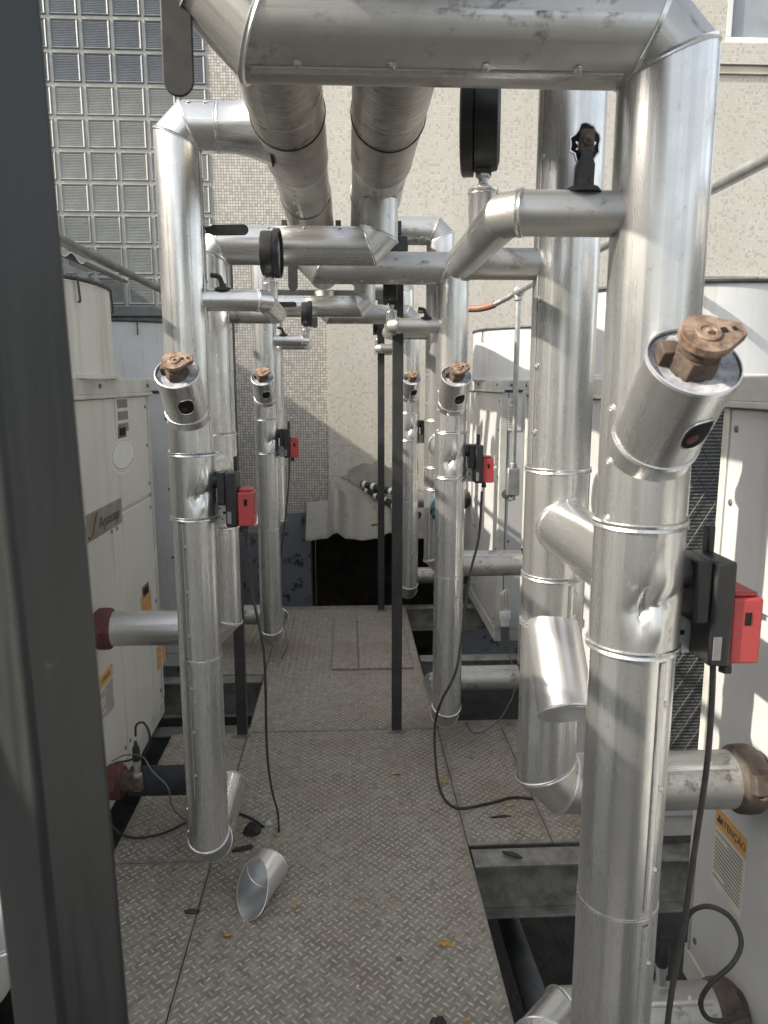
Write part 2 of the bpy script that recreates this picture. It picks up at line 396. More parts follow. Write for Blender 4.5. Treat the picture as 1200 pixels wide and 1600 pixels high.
def pipe(parent, pts, r, names, mat, seed=1, n=96, radii=None, bands=True, skipband=(), caps=(False, False), warp=None, seam=None, ref=None, step=.045, mats=None, seamname='seam'):
    """pipe of straight mitred sections: every section is one part, joints get a beaded band"""
    P = [V(p) for p in pts]; J = joints(P, None, n, ref); rp = ripple(seed); rad = radii or [r]*len(P)
    objs = []; tl = 0
    for i in range(len(P)-1):
        mb = MB(); L = (P[i+1]-P[i]).length; m = max(1, int(L/step)); vs = []; fs = []; uv = []
        rp = ripple(seed*31+i)
        for j in range(m+1):
            t = j/m; c = P[i].lerp(P[i+1], t); rr = rad[i]*(1-t)+rad[i+1]*t
            if rad[i] != rad[i+1]: rr = rad[i]+(rad[i+1]-rad[i])*t**2.2
            for k in range(n):
                o = J[i][k].lerp(J[i+1][k], t); q = c+o*rr*rp(2*math.pi*k/n)
                if warp: q = warp(q, c, o)
                vs.append(q)
        for j in range(m):
            for k in range(n):
                k2 = (k+1) % n; fs.append((j*n+k, j*n+k2, (j+1)*n+k2, (j+1)*n+k))
                u0 = k/n*6.283*r; u1 = (k+1)/n*6.283*r; v0 = tl+L*j/m+seed*3.7; v1 = tl+L*(j+1)/m+seed*3.7
                uv.append([(u0, v0), (u1, v0), (u1, v1), (u0, v1)])
        if i == 0 and caps[0]: fs.append(tuple(reversed(range(n)))); uv.append([(o.x*r, o.z*r+o.y*r) for o in reversed(J[0])])
        if i == len(P)-2 and caps[1]: fs.append(tuple(range(m*n, (m+1)*n))); uv.append([(o.x*r, o.z*r+o.y*r) for o in J[-1]])
        tl += L
        mb.add(vs, fs, uv)
        ob = mb.build(names[i] if isinstance(names, (list, tuple)) else names, (mats[i] if mats else mat), parent, ang=40)
        objs.append(ob)
        if seam and seam[i] is not None and L > .06:
            # lapped longitudinal seam with rivets, a sub-part of the section
            k = int((seam[i] % 360)/360*n); sm = MB(); o0 = J[i][k]; o1 = J[i+1][k]
            d = (P[i+1]-P[i]).normalized(); nr = (o0-d*o0.dot(d)).normalized(); tg = d.cross(nr)
            a = P[i]+o0*rad[i]; b = P[i+1]+o1*rad[i+1]; a = a+(b-a)*min(.12, .012/L); b = b-(b-a)*min(.12, .012/L)
            vs = []
            for p in (a, b):
                for x, h in ((-.007, .0003), (-.005, .0021), (.0, .0014), (.004, .0018), (.0065, .0004)): vs.append(p+tg*x+nr*h)
            sm.add(vs, [(j, j+1, 6+j, 5+j) for j in range(4)], [[(0, 0), (.01, 0), (.01, L), (0, L)]]*4)
            cnt = max(2, int(L/.16)+1)
            for q in range(cnt):
                t = (q+.5)/cnt if cnt > 2 else (.22 if q == 0 else .78)
                rivet(sm, a.lerp(b, t)+tg*.010+nr*.0008, nr)
            sm.build(seamname, ALU, ob, ang=30)
    if bands:
        for i in range(1, len(P)-1):
            if i in skipband: continue
            mb = MB(); bead(mb, P[i], J[i], rad[i]); mb.build('joint_band', ALU_HOT if (i+seed) % 3 == 0 else ALU, parent, ang=60)
    return objs
def straightband(parent, c, ax, r, ht=.0035, wd=.0055, mat=None, name='joint_band'):
    ax = V(ax).normalized(); e = V((1, 0, 0)) if abs(ax.x) < .8 else V((0, 0, 1)); e = (e-ax*e.dot(ax)).normalized(); f = ax.cross(e)
    ring = [e*math.cos(2*math.pi*k/64)+f*math.sin(2*math.pi*k/64) for k in range(64)]
    mb = MB(); bead(mb, V(c), ring, r, ht, wd); return mb.build(name, mat or ALU, parent, ang=60)

# ------------------------------------------------------------------ structure: ground, walkway
g = MB(); g.add([(-60, -60, -1.0), (60, -60, -1.0), (60, 60, -1.0), (-60, 60, -1.0)], [(0, 1, 2, 3)])
tag(g.build('ground', SLAB), kind='structure')

def tread(x0, x1, y0, y1, z=0.0, th=.006, seed=0, lugs=True, name='walkway', pitch=.0245, ln=.0125, mats=None):
    mb = MB(); mb.m = 0; mb.b2((x0, y0, z-th), (x1, y1, z))
    if lugs:
        mb.m = 1; rr = random.Random(seed); s = .7071
        q2 = pitch*s; nmax = int((max(abs(x0), abs(x1))+max(abs(y0), abs(y1)))/(2*q2))+4
        for i in range(-nmax, nmax):
            for j in range(-nmax, nmax):
                cx = (i-j)*q2; cy = (i+j)*q2
                if not (x0+.013 < cx < x1-.013 and y0+.013 < cy < y1-.013): continue
                if rr.random() < .01: continue
                c_, s_ = (s, s) if (i+j) % 2 == 0 else (-s, s)
                h = .0020*rr.uniform(.75, 1.1)
                L = ln*rr.uniform(.92, 1.05); W = .0036; q = []
                for a, b, hh in ((-L, 0, 0), (-L*.5, -W, 0), (L*.5, -W, 0), (L, 0, 0), (L*.5, W, 0), (-L*.5, W, 0), (-L*.55, 0, h), (L*.55, 0, h)):
                    q.append((cx+a*c_-b*s_, cy+a*s_+b*c_, z+hh-.0001))
                mb.add(q, [(0, 1, 6), (1, 2, 7, 6), (2, 3, 7), (3, 4, 7), (4, 5, 6, 7), (5, 0, 6)])
    return mb.build(name, mats or [PLATE, LUG], None, smooth=False)
tag(tread(-.500, .435, -.9, 3.446, seed=1), kind='structure')
tag(tread(-.500, .435, 3.452, 5.47, seed=2), kind='structure')
tag(tread(-.870, -.504, -.9, 2.448, seed=3), kind='structure')
tag(tread(-.870, -.504, 2.453, 3.45, seed=4), kind='structure')
tag(tread(-.95, -.504, 4.20, 5.47, seed=5), kind='structure')
tag(tread(.439, .755, 2.50, 3.45, seed=6), kind='structure')
tag(tread(.759, .93, 2.50, 3.45, seed=7), kind='structure')
PATCH = simple('worn_plain_plate', (.20, .185, .155), (.11, .10, .085), 14, .65, .3, .6, 90, .002)
for (x0, x1, lab, sd_) in ((-.105, .055, 'narrow dusty cover plate lying at the far end of the walkway', 8), (.060, .385, 'wide dusty cover plate beside the narrow one at the walkway far end', 9)):
    tag(tread(x0, x1, 4.23, 5.22, .0115, .009, seed=sd_, name='cover_plate', pitch=.026, ln=.0125), lab, 'plate')

# channel beams that carry the walkway
def ibeam(x0, x1, y, ztop, label, h=.215, fl=.10, mat=None):
    mb = MB(); t = .010
    mb.b2((x0, y-fl/2, ztop-t), (x1, y+fl/2, ztop)); mb.b2((x0, y-fl/2, ztop-h), (x1, y+fl/2, ztop-h+t)); mb.b2((x0+.001, y-.004, ztop-h+t+.0005), (x1-.001, y+.004, ztop-t-.0005))
    tag(mb.build('floor_beam', mat or BEAM, None, bevel=.002), label, 'beam', 'steel beams under the walkway')
ibeam(.445, 2.6, 2.435, -.009, 'wide galvanised beam crossing the dark pit in front of the right tread plates')
ibeam(-2.4, .44, 2.435, -.02, 'galvanised beam under the near left plates')
ibeam(-2.4, -.51, 3.50, -.008, 'dark beam at the near side of the left pit', mat=GREYST)
ibeam(-2.4, -.51, 4.15, -.008, 'grey beam at the far side of the left pit')
ibeam(.445, 2.6, 3.50, -.009, 'beam under the far edge of the right tread plates')
ibeam(.445, 2.6, 4.42, -.004, 'dusty beam under the second right chiller gap', h=.16)
ibeam(-2.4, 2.6, 5.52, -.008, 'long beam at the far end of the walkway', h=.18)
for x in (-.46, .40):
    mb = MB(); mb.b2((x-.03, -1, -.16), (x+.03, 5.45, -.022)); tag(mb.build('stringer', BEAM, None, bevel=.002), 'long steel stringer under the %s walkway edge' % ('left' if x < 0 else 'right'), 'beam')
pa_ = at(790, 1425, 2.9); pb_ = at(845, 1590, 2.05); mb = MB(); mb.tube([pa_, pb_, pb_+(pb_-pa_)*.4], .045, 20, 1)
mb.m = 1
tag(mb.build('drain_pipe', [GREYST, STK_W]), 'dark paint-spattered pipe slanting down into the pit right of the walkway', 'pipe')
mb = MB(); rr = random.Random(5)
for k in range(34):
    c = V((rr.uniform(.5, 1.4), rr.uniform(1.4, 2.3), -.995)); s_ = rr.uniform(.02, .07)
    mb.lathe(c, (rr.uniform(-.4, .4), rr.uniform(-.4, .4), 1), [(s_, 0), (s_*.8, s_*.5), (s_*.3, s_*.8), (0, s_*.85)], 7)
tag(mb.build('rubble', CONC), 'broken rubble on the slab in the pit right of the walkway', 'rubble', kind='stuff')

# ------------------------------------------------------------------ rear building wall
WY = 6.40
wall = thing('building_wall', (0, WY, -1), 'tall rear wall clad in small mosaic tiles with glass blocks at the left', 'wall')
def wbox(name, x0, x1, z0, z1, mat, dy=0.0, th=.25, bevel=0):
    mb = MB(); mb.b2((x0, WY-dy, z0), (x1, WY-dy+th, z1)); return mb.build(name, mat, wall, bevel=bevel)
wbox('grey_mosaic_facing', -1.075, -.165, .585, 7.0, MOS_L)
wbox('beige_mosaic_facing', -.163, 2.40, .60, 7.0, MOS_R, .035)
wbox('beige_mosaic_facing', 2.402, 9.0, -1.0, 2.50, MOS_R, .030)
wbox('beige_mosaic_facing', 2.402, 9.0, 2.585, 4.21, MOS_R, .033)
wbox('ledge', 2.402, 9.0, 2.502, 2.583, CONC, .09, .3, .004)
wbox('ledge', 2.402, 9.0, 4.212, 4.375, MOS_R, .075, .3, .004)
LEDC = simple('cream_render', (.52, .49, .41), (.42, .39, .32), 4, .8, 0, .3, 30)
wbox('ledge', 2.402, 9.0, 4.150, 4.2095, LEDC, .055, .3, .004)
wbox('plinth', -3.2, -.33, -1.0, .583, PLINTH, .02)
wbox('plinth', .98, 2.40, -1.0, .598, PLINTH, .01)
wbox('lower_wall', -9.0, -1.077, .585, 2.235, CONC, .0)
wbox('dark_sill', -9.0, -1.077, 2.237, 2.315, GREYST, .05, .3, .004)
wbox('upper_facing', -9.0, -2.99, 2.317, 7.0, MOS_L)
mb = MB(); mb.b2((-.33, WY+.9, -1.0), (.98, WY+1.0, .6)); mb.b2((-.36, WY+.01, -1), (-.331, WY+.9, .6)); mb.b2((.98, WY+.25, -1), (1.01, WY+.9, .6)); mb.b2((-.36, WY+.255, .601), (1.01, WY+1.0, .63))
mb.build('dark_recess', simple('recess_shade_brown', (.075, .062, .05), (.02, .017, .014), 5, .95, 0, .8, 20, .01, .3, .7), wall)  # gloom of the recess is put into the dark brown lining colour
# glass blocks, one mesh shared by all blocks
P_ = .240
def block_mesh(matg):
    s = P_/2-.011; mb = MB(); ins = .022
    A = [(-s, 0, -s), (s, 0, -s), (s, 0, s), (-s, 0, s)]; B = [(-s+.008, -.010, -s+.008), (s-.008, -.010, -s+.008), (s-.008, -.010, s-.008), (-s+.008, -.010, s-.008)]
    C_ = [(-s+ins, -.003, -s+ins), (s-ins, -.003, -s+ins), (s-ins, -.003, s-ins), (-s+ins, -.003, s-ins)]
    fs = []
    for k in range(4):
        k2 = (k+1) % 4; fs += [(k, k2, 4+k2, 4+k), (4+k, 4+k2, 8+k2, 8+k)]
    mb.add(A+B+C_, fs)
    nr = 15; h = 2*(s-ins)/nr; W_ = s-ins
    for k in range(nr):
        z0 = -s+ins+k*h; vs = []
        for x in (-W_, W_):
            for zz, yy in ((0, 0), (.3, -.0034), (.7, -.0034), (1, 0)): vs.append((x, -.003+yy, z0+zz*h))
        mb.add(vs, [(0, 4, 5, 1), (1, 5, 6, 2), (2, 6, 7, 3)])
    me = bpy.data.meshes.new('glass_block'); me.from_pydata([tuple(p) for p in mb.v], [], mb.f); me.materials.append(matg)
    me.polygons.foreach_set('use_smooth', [True]*len(me.polygons)); me.set_sharp_from_angle(angle=R(30)); return me
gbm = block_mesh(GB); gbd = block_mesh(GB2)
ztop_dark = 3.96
rows = 11; colsn = 8
mb = MB(); mb.b2((-1.077-colsn*P_, WY-.001, 2.317), (-1.0775, WY+.2, 2.317+rows*P_)); mb.build('grout_grid', GROUT, wall)
mb = MB(); mb.b2((-2.99, WY-.001, 2.319+rows*P_), (-1.0775, WY+.2, 7.0)); mb.build('upper_facing', MOS_L, wall)
for i in range(colsn):
    for j in range(rows):
        z = 2.317+(j+.5)*P_
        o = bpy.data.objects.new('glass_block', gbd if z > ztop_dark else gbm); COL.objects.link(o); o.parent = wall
        o.location = (-1.0775-(i+.5)*P_, -.002, z+1); o['_base'] = (0, 0, 0)
# window, top right
wx = 3.05
mb = MB()
for (a, b, c, d) in ((wx, 6.6, 4.376, 4.43), (wx, wx+.05, 4.4305, 6.0), (wx+.82, wx+.87, 4.4305, 6.0), (wx+1.7, wx+1.75, 4.4305, 6.0), (wx, 6.6, 6.001, 6.05)):
    mb.b2((a, WY-.03, c), (b, WY+.05, d))
fr = mb.build('window_frame', PAINT, wall, bevel=.004)
mb = MB(); mb.b2((wx+.02, WY+.0, 4.40), (6.58, WY+.01, 6.02)); mb.build('window_pane', WINGL, wall)
wbox('upper_facing', 2.402, wx-.002, 4.377, 7.0, MOS_R, .03)
wbox('upper_facing', wx, 9.0, 6.052, 7.0, MOS_R, .03)
wbox('interior_wall', wx, 9.0, 4.2, 6.05, CONC, -.3, .1)

# fibre-cement sheet over the dark recess
mb = MB(); n1 = 120; n2 = 10; vs = []; rr = random.Random(3)
for j in range(n2+1):
    t = j/n2
    for i in range(n1+1):
        x = -.355+i/n1*1.21; ph = ((x+.10)/.44) % 1.0; ph = min(ph, 1-ph)*2
        w_ = .105*(.5+.5*math.cos(math.pi*min(1, ph/.42)))-.012*math.cos(ph*6.28)
        y = 6.37-.30*t-w_*.8; z = (.745 if x > -.17 else .69)*(1-t)+.42*t+w_*.75
        if j == n2: y += rr.uniform(-.006, .006)-.012*math.sin(x*9)
        if j == 0 and x < -.12: z -= .0
        vs.append((x, y, z))
fs = [(j*(n1+1)+i, j*(n1+1)+i+1, (j+1)*(n1+1)+i+1, (j+1)*(n1+1)+i) for j in range(n2) for i in range(n1)]
k0 = len(vs); vs2 = vs+[(a, b, c-.010) for a, b, c in vs]
fs2 = fs+[tuple(k0+q for q in reversed(f)) for f in fs]+[(i+n2*(n1+1), i+1+n2*(n1+1), k0+i+1+n2*(n1+1), k0+i+n2*(n1+1)) for i in range(n1)]
fs2 += [(j*(n1+1), (j+1)*(n1+1), k0+(j+1)*(n1+1), k0+j*(n1+1)) for j in range(n2)]
mb.add(vs2, fs2); tag(mb.build('corrugated_sheet', FIBRE, None, ang=50), 'mossy corrugated cement sheet jutting over the dark recess in the rear wall', 'roof sheet')
# mortar patch
mb = MB(); rr = random.Random(8); c = at(585, 745, WY-.04); ol = []
for k in range(26):
    a = k/26*6.283; q = rr.uniform(.75, 1.15); ol.append((math.cos(a)*.27*q, math.sin(a)*.13*q))
mb.prism(list(reversed(ol)), (c.x, WY-.041, c.z), (1, 0, 0), (0, 0, 1), .006); tag(mb.build('mortar_patch', CONC), 'rough grey mortar patch above the corrugated sheet', 'patch')
# black and white taped pipes
for q, (a, b, lab) in enumerate((((566, 756), (650, 778), 'upper black and white banded pipe coming out of the rear wall'), ((570, 762), (655, 806), 'lower black and white banded pipe coming out of the rear wall'))):
    A_ = at(a[0], a[1], 6.33); B_ = at(b[0], b[1], 5.95); rt = thing('banded_pipe', A_, lab, 'pipe', 'banded pipes at the rear wall')
    m_ = MB(); m_.tube([A_, (A_+B_)/2+V((0, 0, -.02*q)), B_], .030, 16, 8); m_.build('pipe_sleeve', FOAM, rt)
    tp = MB()
    for k in range(6):
        t = (k+.35)/6; p = A_.lerp(B_, t)+V((0, 0, -.02*q*4*t*(1-t))); d = (B_-A_).normalized(); rr_ = Matrix.Rotation(.5, 3, 'Y') @ d
        tp.cyl(p-d*.015, p+d*.015, .0315, 16)
    tp.build('tape_band', STK_W, rt)
mb = MB(); p = V((.235, 5.92, .545))
mb.prism([(-.05, -.02), (-.02, -.035), (.04, -.03), (.055, .0), (.02, .01), (.03, .035), (-.02, .02), (-.045, .03)], (p.x, p.y, .562), (1, 0, .1), (0, 1, -.5), .006)
tag(mb.build('yellow_scrap', simple('yellow_scrap', (.55, .42, .02), (.3, .2, .02), 60, .6)), 'crumpled yellow scrap lying on the corrugated sheet', 'scrap')

# wall at the far left that keeps the walkway in shade
mb = MB(); mb.b2((-2.95, -6, -1), (-2.75, 6.38, 3.15)); tag(mb.build('side_wall', CONC), 'plain rendered wall rising behind the left row of chillers', 'wall')

# ------------------------------------------------------------------ chillers
def text_mesh(txt, size, mat, parent, origin, ex, ey, name='lettering', shear=0, ext=.0006):
    cu = bpy.data.curves.new('t', 'FONT'); cu.body = txt; cu.size = size; cu.shear = shear; cu.extrude = ext; cu.align_x = 'CENTER'; cu.align_y = 'CENTER'
    to = bpy.data.objects.new('t', cu); COL.objects.link(to); bpy.context.view_layer.update()
    me = bpy.data.meshes.new_from_object(to); bpy.data.objects.remove(to)
    ex, ey, o = V(ex).normalized(), V(ey).normalized(), V(origin); nz = ex.cross(ey); base = V(parent['_base'])
    for v in me.vertices: v.co = o+ex*v.co.x+ey*v.co.y+nz*v.co.z-base
    me.materials.clear(); me.materials.append(mat); me.name = name
    ob = bpy.data.objects.new(name, me); COL.objects.link(ob); ob.parent = parent; ob['_base'] = tuple(base); return ob
def chiller(s, y0, y1, label, paint, endstyle, zb=.03):
    """s=-1 left row, +1 right row. face towards the walkway at |x|=.95"""
    X = .95*s; XO = 2.05*s; zt = 1.715; t = thing('chiller', (s*1.5, (y0+y1)/2, zb), label, 'chiller', 'chillers beside the walkway')
    def bx(x0, x1, ya, yb, za, zb_, name, mat, bev=.003, par=None):
        m = MB(); m.b2((min(x0, x1), ya, za), (max(x0, x1), yb, zb_)); return m.build(name, mat, par or t, bevel=bev)
    # base rail and inner carcass
    bx(X+.0*s, XO, y0+.01, y1-.01, zb, zb+.085, 'base_rail', TRIM)
    bx(X+.018*s, XO-.02*s, y0+.05, y1-.02, zb+.086, 1.66, 'cabinet', paint)
    bx(X-.012*s, XO+.012*s, y0-.012, y1+.012, 1.655, zt, 'top_rail', TRIM, .004)
    bx(X-.016*s, X+.02*s, y0-.016, y1+.016, 1.640, 1.656, 'rail_lip', TRIM, .003)
    # side panels
    zs = 1.165; ym = y0+(y1-y0)*.58
    for a, b, c, d in ((y0+.03, y1-.03, zs+.008, 1.638), (y0+.03, ym-.004, zb+.090, zs-.008), (ym+.004, y1-.03, zb+.090, zs-.008)):
        pn = bx(X+.004*s, X+.0175*s, a, b, c, d, 'side_panel', paint, .004)
        for yy in (a+.03, b-.03):
            for zz in (c+.05, (c+d)/2, d-.05): m = MB(); m.lathe((X+.004*s, yy, zz), (-s, 0, 0), [(.009, 0), (.009, .002), (.006, .004), (0, .004)], 10); m.build('panel_screw', GREYST, pn)
    for yy in (y0+.012, y1-.012):
        bx(X, X+.045*s, yy-.014, yy+.014, zb+.0865, 1.6395, 'corner_post', TRIM, .003)
    # end face towards the camera
    if endstyle == 'coil':
        bx(X+.05*s, X+.12*s, y0+.002, y0+.045, zb+.0865, 1.6395, 'end_stile', paint); bx(XO-.10*s, XO-.03*s, y0+.002, y0+.045, zb+.0865, 1.6395, 'end_stile', paint)
        bx(X+.1205*s, XO-.1005*s, y0+.002, y0+.045, zb+.0865, zb+.22, 'end_sill', paint)
        bx(X+.1205*s, XO-.1005*s, y0+.002, y0+.045, zb+.2205, zb+.30, 'end_sill', TRIM)
        m = MB(); m.b2((min(X+.121*s, XO-.101*s), y0+.030, zb+.301), (max(X+.121*s, XO-.101*s), y0+.049, 1.639)); cl = m.build('condenser_coil', COIL, t)
        m = MB(); xa, xb = sorted((X+.125*s, XO-.105*s)); za, zc = zb+.305, 1.635; pw = .062; ph = .105
        nx_ = int((xb-xa)/pw); nz_ = int((zc-za)/ph)
        for i in range(nx_):
            for j in range(nz_):
                x_ = xa+i*pw; z_ = za+j*ph
                for sg in (0, 1):
                    a = V((x_+(pw if sg else 0), y0+.012, z_)); b = V((x_+(0 if sg else pw), y0+.012, z_+ph))
                    md = (a+b)/2; q = V((.006*(1 if sg else -1), 0, 0)) if False else V((0, 0, 0))
                    m.tube([a, md+q, b], .0014, 4, 1)
        m.build('guard_mesh', WIRE, cl)
    else:
        bx(X+.05*s, X+.42*s, y0+.004, y0+.048, zb+.0865, 1.6395, 'end_panel', paint); bx(X+.424*s, XO-.03*s, y0+.006, y0+.048, zb+.0865, 1.6395, 'end_panel', paint)
        for zz in (.3, .7, 1.1, 1.5):
            for dx in (.07, .40): m = MB(); m.lathe((X+dx*s, y0+.004, zz), (0, -1, 0), [(.009, 0), (.009, .002), (.006, .004), (0, .004)], 10); m.build('panel_screw', GREYST, t)
    for p_, a_ in [((X-.012*s, yy, 1.687), (-s, 0, 0)) for yy in (y0+.06, (y0+y1)/2, y1-.06)]+[((X+dx*s, y0-.012, 1.687), (0, -1, 0)) for dx in (.06, .30)]:
        m = MB(); m.hexn(p_, a_, .010, .006); m.build('rail_bolt', GREYST, t)
    # fan shroud
    cx = s*1.45; cy = (y0+y1)/2; r = .55
    m = MB(); m.lathe((cx, cy, zt+.001), (0, 0, 1), [(r+.012, 0), (r+.012, .012), (r, .016), (r-.004, .33), (r-.012, .333), (r-.016, .02), (r-.02, .0)], 96, closed=True); fs_ = m.build('fan_shroud', paint, t, ang=40)
    m = MB(); m.ring((cx, cy, zt+.340), (0, 0, 1), r, .008, 96, 8)
    for k in range(7): m.ring((cx, cy, zt+.345), (0, 0, 1), .08+k*.065, .0025, 64, 5)
    for k in range(16):
        a = k/16*6.283; m.tube([(cx+.07*math.cos(a), cy+.07*math.sin(a), zt+.348), (cx+(r+.004)*math.cos(a), cy+(r+.004)*math.sin(a), zt+.348)], .003, 5, 1)
    gd = m.build('fan_guard', WIRE, t)
    for k in range(8):
        m = MB(); a = k/8*6.283+.35*s; e_ = V((math.cos(a), math.sin(a), 0)); tt = V((-e_.y, e_.x, 0))
        m.tube([V((cx, cy, zt+.348))+e_*(r+.006), V((cx, cy, zt+.30))+e_*(r+.010), V((cx, cy, zt+.265))+e_*(r+.012), V((cx, cy, zt+.262))+e_*(r+.004)], .004, 6, 3); m.build('guard_hook', WIRE, gd)
    m = MB(); m.lathe((cx, cy, zt+.05), (0, 0, 1), [(.10, 0), (.10, .12), (.06, .14)], 24)
    for k in range(5):
        a = k/5*6.283; e_ = V((math.cos(a), math.sin(a), 0)); tt = V((-e_.y, e_.x, 0)); o_ = V((cx, cy, zt+.10))
        m.add([o_+e_*.09-tt*.05+V((0, 0, -.02)), o_+e_*.09+tt*.05+V((0, 0, .02)), o_+e_*.48+tt*.12+V((0, 0, .03)), o_+e_*.48-tt*.12+V((0, 0, -.03))], [(0, 1, 2, 3)])
    m.build('fan', GREYST, t)
    return t
LC1 = chiller(-1, .02, 1.51, 'white cabinet chiller nearest the camera in the left row', PANEL, 'panel')
LC2 = chiller(-1, 2.16, 3.65, 'cream chiller left of the walkway with stickers and a script nameplate', PANEL, 'coil')
LC3 = chiller(-1, 4.26, 5.75, 'grey chiller farthest along the left row in front of the glass blocks', PANEL_W, 'panel')
RC1 = chiller(1, .35, 1.845, 'white chiller at the right photo edge with an orange and white caution sticker', PANEL_W, 'panel')
RC2 = chiller(1, 2.46, 3.95, 'white chiller behind the two large right pipes showing a mesh-guarded coil', PANEL_W, 'coil')
RC3 = chiller(1, 4.60, 6.09, 'sunlit white chiller farthest along the right row against the tiled wall', PANEL_W, 'panel')

def sticker(par, X, s, y, z, wy, hz, kind, name='sticker', skew=0):
    """sticker on the walkway face; s side sign of the face"""
    xf = X-.0012*s; m = MB(); m.b2((xf-.0006, y-wy/2, z-hz/2), (xf+.0006, y+wy/2, z+hz/2)); st = m.build(name, STK_W, par)
    if kind in ('caution', 'orange'):
        hh = hz*(.24 if kind == 'caution' else 1.0); m = MB(); m.b2((xf-.0014*s-.0004, y-wy/2, z+hz/2-hh), (xf-.0014*s+.0004, y+wy/2, z+hz/2)); m.build('header_band', STK_O, st)
    m = MB(); rr = random.Random(int(z*1000)); nl = 13 if kind == 'caution' else 6
    top = z+hz/2-(hz*.28 if kind == 'caution' else hz*.08)
    for k in range(nl):
        zz = top-(k+.5)*(top-z+hz/2-hz*.10)/nl; w2 = wy*.88*(1 if rr.random() < .75 else .55)
        ys = y+wy*.44; m.b2((xf-.0022*s-.0003, ys-w2, zz-.0016), (xf-.0022*s+.0003, ys, zz+.0016)) if s < 0 else m.b2((xf-.0022*s-.0003, y-wy*.44, zz-.0016), (xf-.0022*s+.0003, y-wy*.44+w2, zz+.0016))
    m.build('printed_lines', INKG if kind == 'caution' else RUST_TAN, st); return st
# right caution sticker
p = onx(1139, 1345, .954); ss = sticker(RC1, .954, 1, p.y, p.z, .150, .215, 'caution')
ex = (0, -1, 0)
text_mesh('ATENÇÃO', .026, INK, ss, (.954-.0032, p.y-.012, p.z+.215/2-.027), ex, (0, 0, 1))
m = MB(); m.prism([(-.013, -.011), (.013, -.011), (0, .012)], (.954-.0034, p.y+.055, p.z+.215/2-.026), ex, (0, 0, 1), .0004); m.prism([(-.0015, -.006), (.0015, -.006), (0, .006)], (.954-.004, p.y+.055, p.z+.215/2-.027), ex, (0, 0, 1), .0003); m.build('warning_triangle', INK, ss)
m = MB(); q_ = p+V((0, .105, .02)); m.lathe((.954, q_.y, q_.z+.10), (-1, 0, 0), [(.014, 0), (.014, .004), (.009, .006), (.009, .012), (0, .013)], 16); m.build('latch_knob', GREYST, RC1)
# left chiller decals
L2X = -.954
def lp(px, py): return onx(px, py, L2X)
p = lp(165, 1088); s1 = sticker(LC2, L2X, -1, p.y, p.z, .19, .20, 'caution'); text_mesh('ATENÇÃO', .022, INK, s1, (L2X+.0032, p.y+.01, p.z+.1-.024), (0, 1, 0), (0, 0, 1))
p = lp(228, 943); sticker(LC2, L2X, -1, p.y, p.z, .17, .11, 'orange')
p = lp(251, 1022); sticker(LC2, L2X, -1, p.y, p.z, .16, .12, 'orange')
p = lp(196, 1200); sticker(LC2, L2X, -1, p.y, p.z, .10, .10, 'plain')
def ell(x0, x1, cy, cz, ry, rz, n=56):
    m = MB(); vs = [(x, cy+ry*math.cos(6.28318*k/n), cz+rz*math.sin(6.28318*k/n)) for x in (x0, x1) for k in range(n)]
    m.add(vs, [tuple(range(n, 2*n)), tuple(reversed(range(n)))]+[(k, (k+1) % n, n+(k+1) % n, n+k) for k in range(n)]); return m
p = lp(193, 712); ov = ell(L2X, L2X+.0012, p.y, p.z, .175, .076).build('oval_sticker', simple('bright_sticker', (.80, .80, .76), (.72, .71, .66), 20, .45, 0, .05), LC2, smooth=False)
m = MB(); m.tube([(L2X+.0014, p.y+.160*math.cos(6.28318*k/56), p.z+.066*math.sin(6.28318*k/56)) for k in range(57)], .0009, 4, 1); m.build('ring_line', INKG, ov)
m = MB()
for k in range(26):
    a_ = math.radians(200+k*5.4); m.box((L2X+.0014, p.y+.146*math.cos(a_), p.z+.056*math.sin(a_)), (.0006, .006, .005 if k % 4 else .007))
m.build('ring_print', INKG, ov)
p = lp(190, 648)
for k in range(3):
    m = MB(); zz = p.z+.050-k*.050; m.b2((L2X-.001, p.y-.088, zz-.022), (L2X+.001, p.y+.088, zz+.022)); a_ = m.build('pictogram_label', INKG, LC2)
    m = MB(); m.b2((L2X+.001, p.y-.095, zz-.024), (L2X+.0016, p.y-.060, zz+.024)); m.b2((L2X+.001, p.y-.0595, zz+.014), (L2X+.0016, p.y+.088, zz+.024)); m.build('label_edge', STK_W, a_)
for (px, py, h_) in ((190, 674, .055), (227, 922, .055)):
    p = lp(px, py); m = MB(); m.b2((L2X-.0005, p.y-.055, p.z-h_/2), (L2X+.0035, p.y+.055, p.z+h_/2)); hh = m.build('handle_recess', GREYST, LC2, bevel=.003)
    m = MB(); m.b2((L2X+.0036, p.y-.042, p.z-h_/2+.01), (L2X+.005, p.y+.042, p.z+h_/2-.012)); m.build('finger_slot', HOLE_SHADE, hh)
# nameplate with script lettering
p = lp(164, 811); zc_ = p.z; m = MB(); m.b2((L2X-.001, p.y-.215, zc_-.052), (L2X+.0025, p.y+.215, zc_+.052)); npl = m.build('nameplate', simple('bronze_plate', (.36, .33, .27), (.27, .245, .20), 12, .4, .4, .1), LC2, bevel=.001)
text_mesh('Aquasnap', .066, INK, npl, (L2X+.0034, p.y+.045, zc_-.004), (0, 1, 0), (0, 0, 1), shear=.35)
m = MB(); m.tube([(L2X+.004, p.y-.205, zc_-.030), (L2X+.004, p.y-.190, zc_-.042), (L2X+.004, p.y-.150, zc_-.020), (L2X+.004, p.y-.110, zc_+.034), (L2X+.004, p.y-.085, zc_+.042)], .0022, 6, 8); m.build('swoosh', INK, npl)
